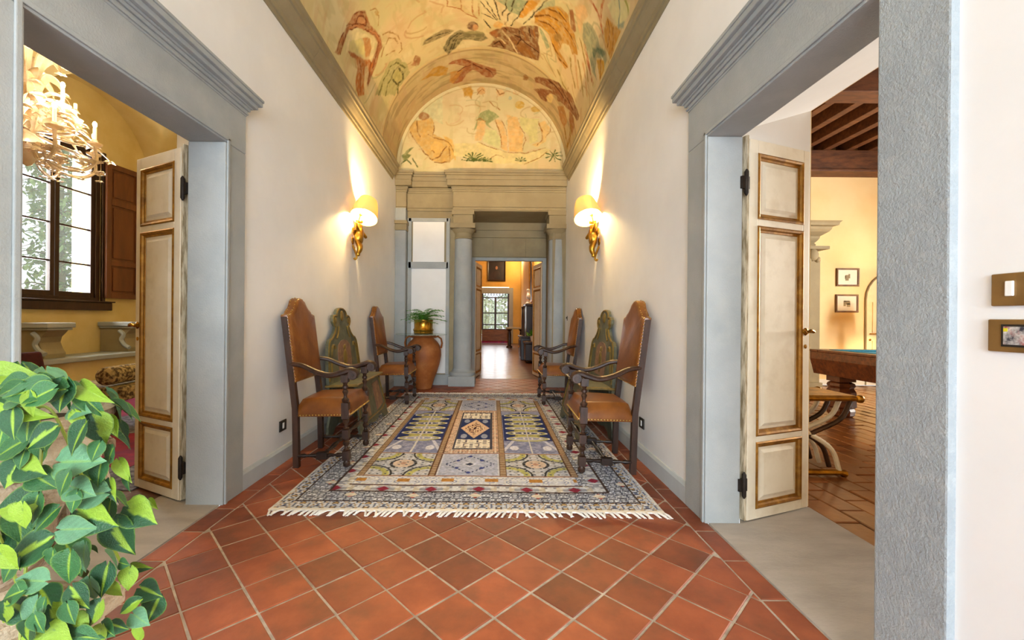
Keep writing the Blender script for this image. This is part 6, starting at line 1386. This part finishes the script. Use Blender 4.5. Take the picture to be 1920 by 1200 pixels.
LEAVES='''-0.841 0.989 0.818 0.063 100 0 0
-0.832 0.957 0.848 0.050 0 2 0
-0.792 0.994 0.833 0.074 20 4 1
-0.896 0.943 0.783 0.054 75 0 0
-0.901 0.922 0.813 0.056 80 3 0
-0.872 0.910 0.809 0.058 140 0 0
-0.931 0.891 0.807 0.072 150 3 0
-0.808 0.907 0.815 0.063 110 0 0
-0.817 0.859 0.836 0.084 -5 2 0
-0.809 0.911 0.866 0.067 75 1 0
-0.799 0.913 0.887 0.045 70 4 1
-0.786 0.858 0.863 0.046 120 3 0
-0.786 0.816 0.898 0.053 50 4 1
-0.782 0.790 0.902 0.038 80 3 1
-0.886 0.850 0.809 0.063 10 1 0
-0.941 0.834 0.820 0.054 110 1 0
-0.871 0.825 0.818 0.058 20 3 0
-0.820 0.824 0.803 0.048 110 3 0
-0.810 0.802 0.831 0.059 10 2 0
-0.788 0.785 0.871 0.047 60 1 1
-0.859 0.981 0.781 0.044 80 4 1
-0.850 0.996 0.781 0.058 150 3 0
-0.913 0.988 0.799 0.059 170 3 0
-0.992 1.023 0.873 0.099 0 4 1
-0.948 1.008 0.894 0.069 -5 3 1
-0.878 0.959 0.802 0.062 5 4 1
-0.951 1.016 0.823 0.064 170 3 1
-0.916 1.006 0.793 0.061 165 3 1
-0.793 0.875 0.840 0.037 100 3 0
-0.805 0.823 0.860 0.051 90 3 0
-0.833 0.931 0.852 0.048 70 4 1
-0.815 0.965 0.857 0.066 45 3 1
-0.879 1.005 0.787 0.070 170 3 0
-0.854 1.001 0.816 0.058 170 3 0
-0.944 0.963 0.812 0.048 10 4 1
-0.907 0.868 0.809 0.036 100 3 0
-0.955 0.912 0.816 0.049 90 3 0
-0.923 0.781 0.811 0.078 170 1 0
-0.886 0.771 0.812 0.057 100 3 0
-0.886 0.765 0.794 0.051 95 4 0
-0.872 0.748 0.819 0.052 130 3 0
-0.910 0.683 0.818 0.079 150 0 0
-0.907 0.689 0.786 0.055 60 4 0
-0.891 0.637 0.810 0.054 190 2 0
-0.917 0.585 0.809 0.054 200 0 0
-0.911 0.616 0.798 0.051 160 3 0
-0.876 0.574 0.801 0.056 100 2 0
-0.855 0.587 0.800 0.036 100 3 0
-0.828 0.784 0.851 0.068 180 2 0
-0.806 0.735 0.854 0.096 15 1 0
-0.826 0.721 0.841 0.062 0 2 0
-0.769 0.710 0.923 0.080 20 1 0
-0.802 0.663 0.914 0.088 55 0 0
-0.826 0.653 0.850 0.063 100 2 0
-0.814 0.658 0.808 0.067 100 3 0
-0.803 0.596 0.869 0.061 90 0 0
-0.822 0.581 0.865 0.053 90 2 0
-0.801 0.564 0.895 0.043 60 4 0
-0.810 0.589 0.829 0.053 50 0 0
-0.794 0.549 0.841 0.048 110 1 0
-0.777 0.581 0.901 0.046 90 4 0
-0.780 0.587 0.936 0.045 0 1 1
-0.775 0.623 0.889 0.028 0 3 0
-0.777 0.516 0.961 0.058 10 0 0
-0.776 0.525 0.897 0.052 150 1 1
-0.776 0.471 0.963 0.062 110 0 0
-0.766 0.482 0.921 0.047 20 2 0
-0.846 0.552 0.818 0.055 60 1 0
-0.852 0.536 0.808 0.065 0 4 0
-0.814 0.568 0.814 0.042 60 3 0
-0.802 0.490 0.863 0.041 100 4 0
-0.779 0.439 0.931 0.039 100 4 0
-0.792 0.482 0.898 0.037 20 0 0
-0.790 0.498 0.867 0.042 20 3 0
-0.868 0.550 0.788 0.050 110 0 0
-0.811 0.532 0.830 0.053 20 1 0
-0.814 0.729 0.893 0.051 100 3 0
-0.820 0.780 0.824 0.040 100 3 0
-0.842 0.571 0.783 0.038 60 3 0
-0.774 0.718 0.961 0.031 30 4 1
-0.930 0.654 0.809 0.052 120 3 0
-0.852 0.672 0.816 0.042 100 3 0
-0.912 0.586 0.788 0.045 100 1 0
-0.829 0.532 0.810 0.052 30 4 0
-0.790 0.517 0.824 0.047 10 3 0'''
# ================================================================== philodendron in a carved stone urn (foreground)
PX, PY = -1.20, 1.02
t = empty('carved_pot', (PX, PY, 0), 0, 'weathered carved stone garden urn holding the trailing philodendron', 'planter')
obj('pedestal', MB().box(-.17, .17, -.17, .17, 0, .06).box(-.14, .14, -.14, .14, .06, .34).box(-.17, .17, -.17, .17, .34, .40), 'pot_stone', t, bevel=.01)
b = MB(); b.lathe([(.11, .40), (.115, .43), (.07, .47), (.07, .50), (.12, .54), (.175, .62), (.19, .70), (.185, .76), (.18, .775), (.20, .785), (.205, .80), (.19, .812), (.185, .84), (.20, .87), (.215, .885), (.215, .905), (.195, .91), (.18, .88), (.17, .78)], seg=48); obj('urn_body', b, 'pot_stone', t, smooth=True)
k = MB()
for i in range(30): a = 2*PI*i/30; k.sphere((.203*math.cos(a), .203*math.sin(a), .795), .014, 6, 5)
obj('beaded_band', k, 'pot_stone', t, smooth=True)
k = MB()
for i in range(16): a = 2*PI*i/16; k.tube([(r*math.cos(a), r*math.sin(a), z) for r, z in ((.10, .53), (.168, .60), (.193, .68), (.188, .74))], [.012, .026, .03, .012], 6, flat=.6)
obj('gadroons', k, 'pot_stone', t, smooth=True); obj('soil', MB().lathe([(0, .875), (.185, .87)], seg=24), 'soil', t)

ph = empty('trailing_philodendron', (PX, PY, .87), 0, 'trailing philodendron with heart shaped lime and green leaves in the foreground', 'plant')
DK, MD, PL, LM = C('#1c4526'), C('#2a592e'), C('#54805c'), C('#7d9c2e')
def leaf_mesh(kind, fold, curl, width, sd=0):
    nl_, nw = 18, 16; vs = []; cs = []
    ctl = ((0, .30), (.05, .62), (.15, .92), (.28, 1.0), (.45, .90), (.62, .66), (.78, .38), (.9, .16), (1, .015))
    for i in range(nl_+1):
        s_ = i/nl_; w_ = width*float(np.interp(s_, [c[0] for c in ctl], [c[1] for c in ctl]))
        for j in range(nw+1):
            q = j/nw*2-1; aq = abs(q); back = -.17*max(0, 1-s_*3.0)*math.sin(min(1, aq*1.25)*PI*.75)
            vein = .010*math.sin((s_*1.0-aq*.35)*38)*aq*(1-s_)
            vs.append((s_+back, q*w_, aq*w_*fold-curl*s_*s_+.012*math.sin(s_*9+sd)*aq+vein))
            n_ = float(fbm(np.array([s_*4+kind*5.3+sd]), np.array([q*2.2+kind*9.1]), 3+sd, 3)[0]); st = .5+.5*math.sin((s_-aq*.35)*38)
            if kind == 0: lime = aq < .10+.55*max(0, n_-.38)*2 and q*(1 if sd else -1) > -.12
            elif kind == 1: lime = q > -.10+.5*(n_-.5) and aq < .93
            elif kind == 2: lime = False
            elif kind == 3: lime = aq < .05
            else: lime = aq > .12 or n_ > .4
            c = (LM*(.85+.35*n_+.12*st)) if lime else ((PL if kind == 2 else (MD if kind == 3 else DK))*(.8+.5*n_+.22*st))
            if j == nw//2 or aq > .94: c = c*.55+LM*.5
            cs.append(c)
    fs = [(i*(nw+1)+j, (i+1)*(nw+1)+j, (i+1)*(nw+1)+j+1, i*(nw+1)+j+1) for i in range(nl_) for j in range(nw)]
    me = bpy.data.meshes.new('leaf'); me.from_pydata(vs, [], fs); me.update()
    for p in me.polygons: p.use_smooth = True
    at = me.color_attributes.new('Col', 'FLOAT_COLOR', 'POINT'); at.data.foreach_set('color', np.concatenate([np.array(cs), np.ones((len(cs), 1))], 1).ravel().astype(np.float32)); return me
LM_ = {(k, n, e): leaf_mesh(k, *((.22, .16, .44), (.6, .3, .27))[n], e) for k in range(5) for n in range(2) for e in range(2)}
rl = random.Random(17)
def put_leaf(p, ln, d, nrm, kind, narrow):
    """p = leaf centre relative to the plant origin, d = direction to the tip, nrm = face normal"""
    d = Vector(d).normalized(); nrm = Vector(nrm); nrm = (nrm-d*nrm.dot(d)).normalized(); y_ = nrm.cross(d)
    o = link('leaf', LM_[(kind, narrow, rl.randrange(2))], 'leaf', ph); M_ = Matrix((d, y_, nrm)).transposed().to_4x4(); M_.translation = Vector(p)-d*ln*.5
    o.matrix_local = M_ @ Matrix.Diagonal((ln, ln, ln, 1)); return o
rl = random.Random(17)
# x, height, depth, length (m), tip angle in the vertical plane (deg, 0 = right, 90 = down), kind, narrow
for row in LEAVES.strip().split('\n'):
    x_, z_, y_, ln, an, kd, nr = row.split(); x_, z_, y_, ln, an = map(float, (x_, z_, y_, ln, an)); a = math.radians(an)
    put_leaf((x_-PX, y_-PY, z_-.87), ln, (math.cos(a), rl.uniform(-.45, .15), -math.sin(a)), (rl.uniform(-.25, .45), -1, rl.uniform(.15, .75)), int(kd), int(nr))
# inner, darker layer and the side away from the camera
for k in range(95):
    a = rl.uniform(0, 2*PI); z_ = rl.uniform(-.50, .13) if k > 24 else rl.uniform(.0, .14); r_ = rl.uniform(.06, .2) if z_ > .05 else rl.uniform(.21, .27)
    if -2.6 < a-2*PI < -.55 and z_ < -.02 and rl.random() < .55: continue
    d = Vector((math.cos(a)*.5, math.sin(a)*.5, rl.uniform(-1, -.2))); put_leaf((math.cos(a)*r_, math.sin(a)*r_, z_), rl.uniform(.055, .085), d, (math.cos(a), math.sin(a), .5), rl.choice((0, 3, 3, 0, 2)), rl.choice((0, 0, 1)))
for k in range(16):
    a = -PI*.5+rl.uniform(-1.3, 1.5); r_ = .21+rl.uniform(0, .03); s_ = MB(); L = rl.uniform(.2, .55); w_ = rl.uniform(-.5, .6)
    s_.tube(curve_pts([(math.cos(a)*.08, math.sin(a)*.08, .02), (math.cos(a)*.19, math.sin(a)*.19, .07), (math.cos(a)*(r_+.03), math.sin(a)*(r_+.03), .0), (math.cos(a+w_*.4)*(r_+.02), math.sin(a+w_*.4)*(r_+.02), -L*.5), (math.cos(a+w_*.7)*(r_+.05), math.sin(a+w_*.7)*(r_+.05), -L)], 20), .0032, 5); obj('stem', s_, 'stem', ph, smooth=True)
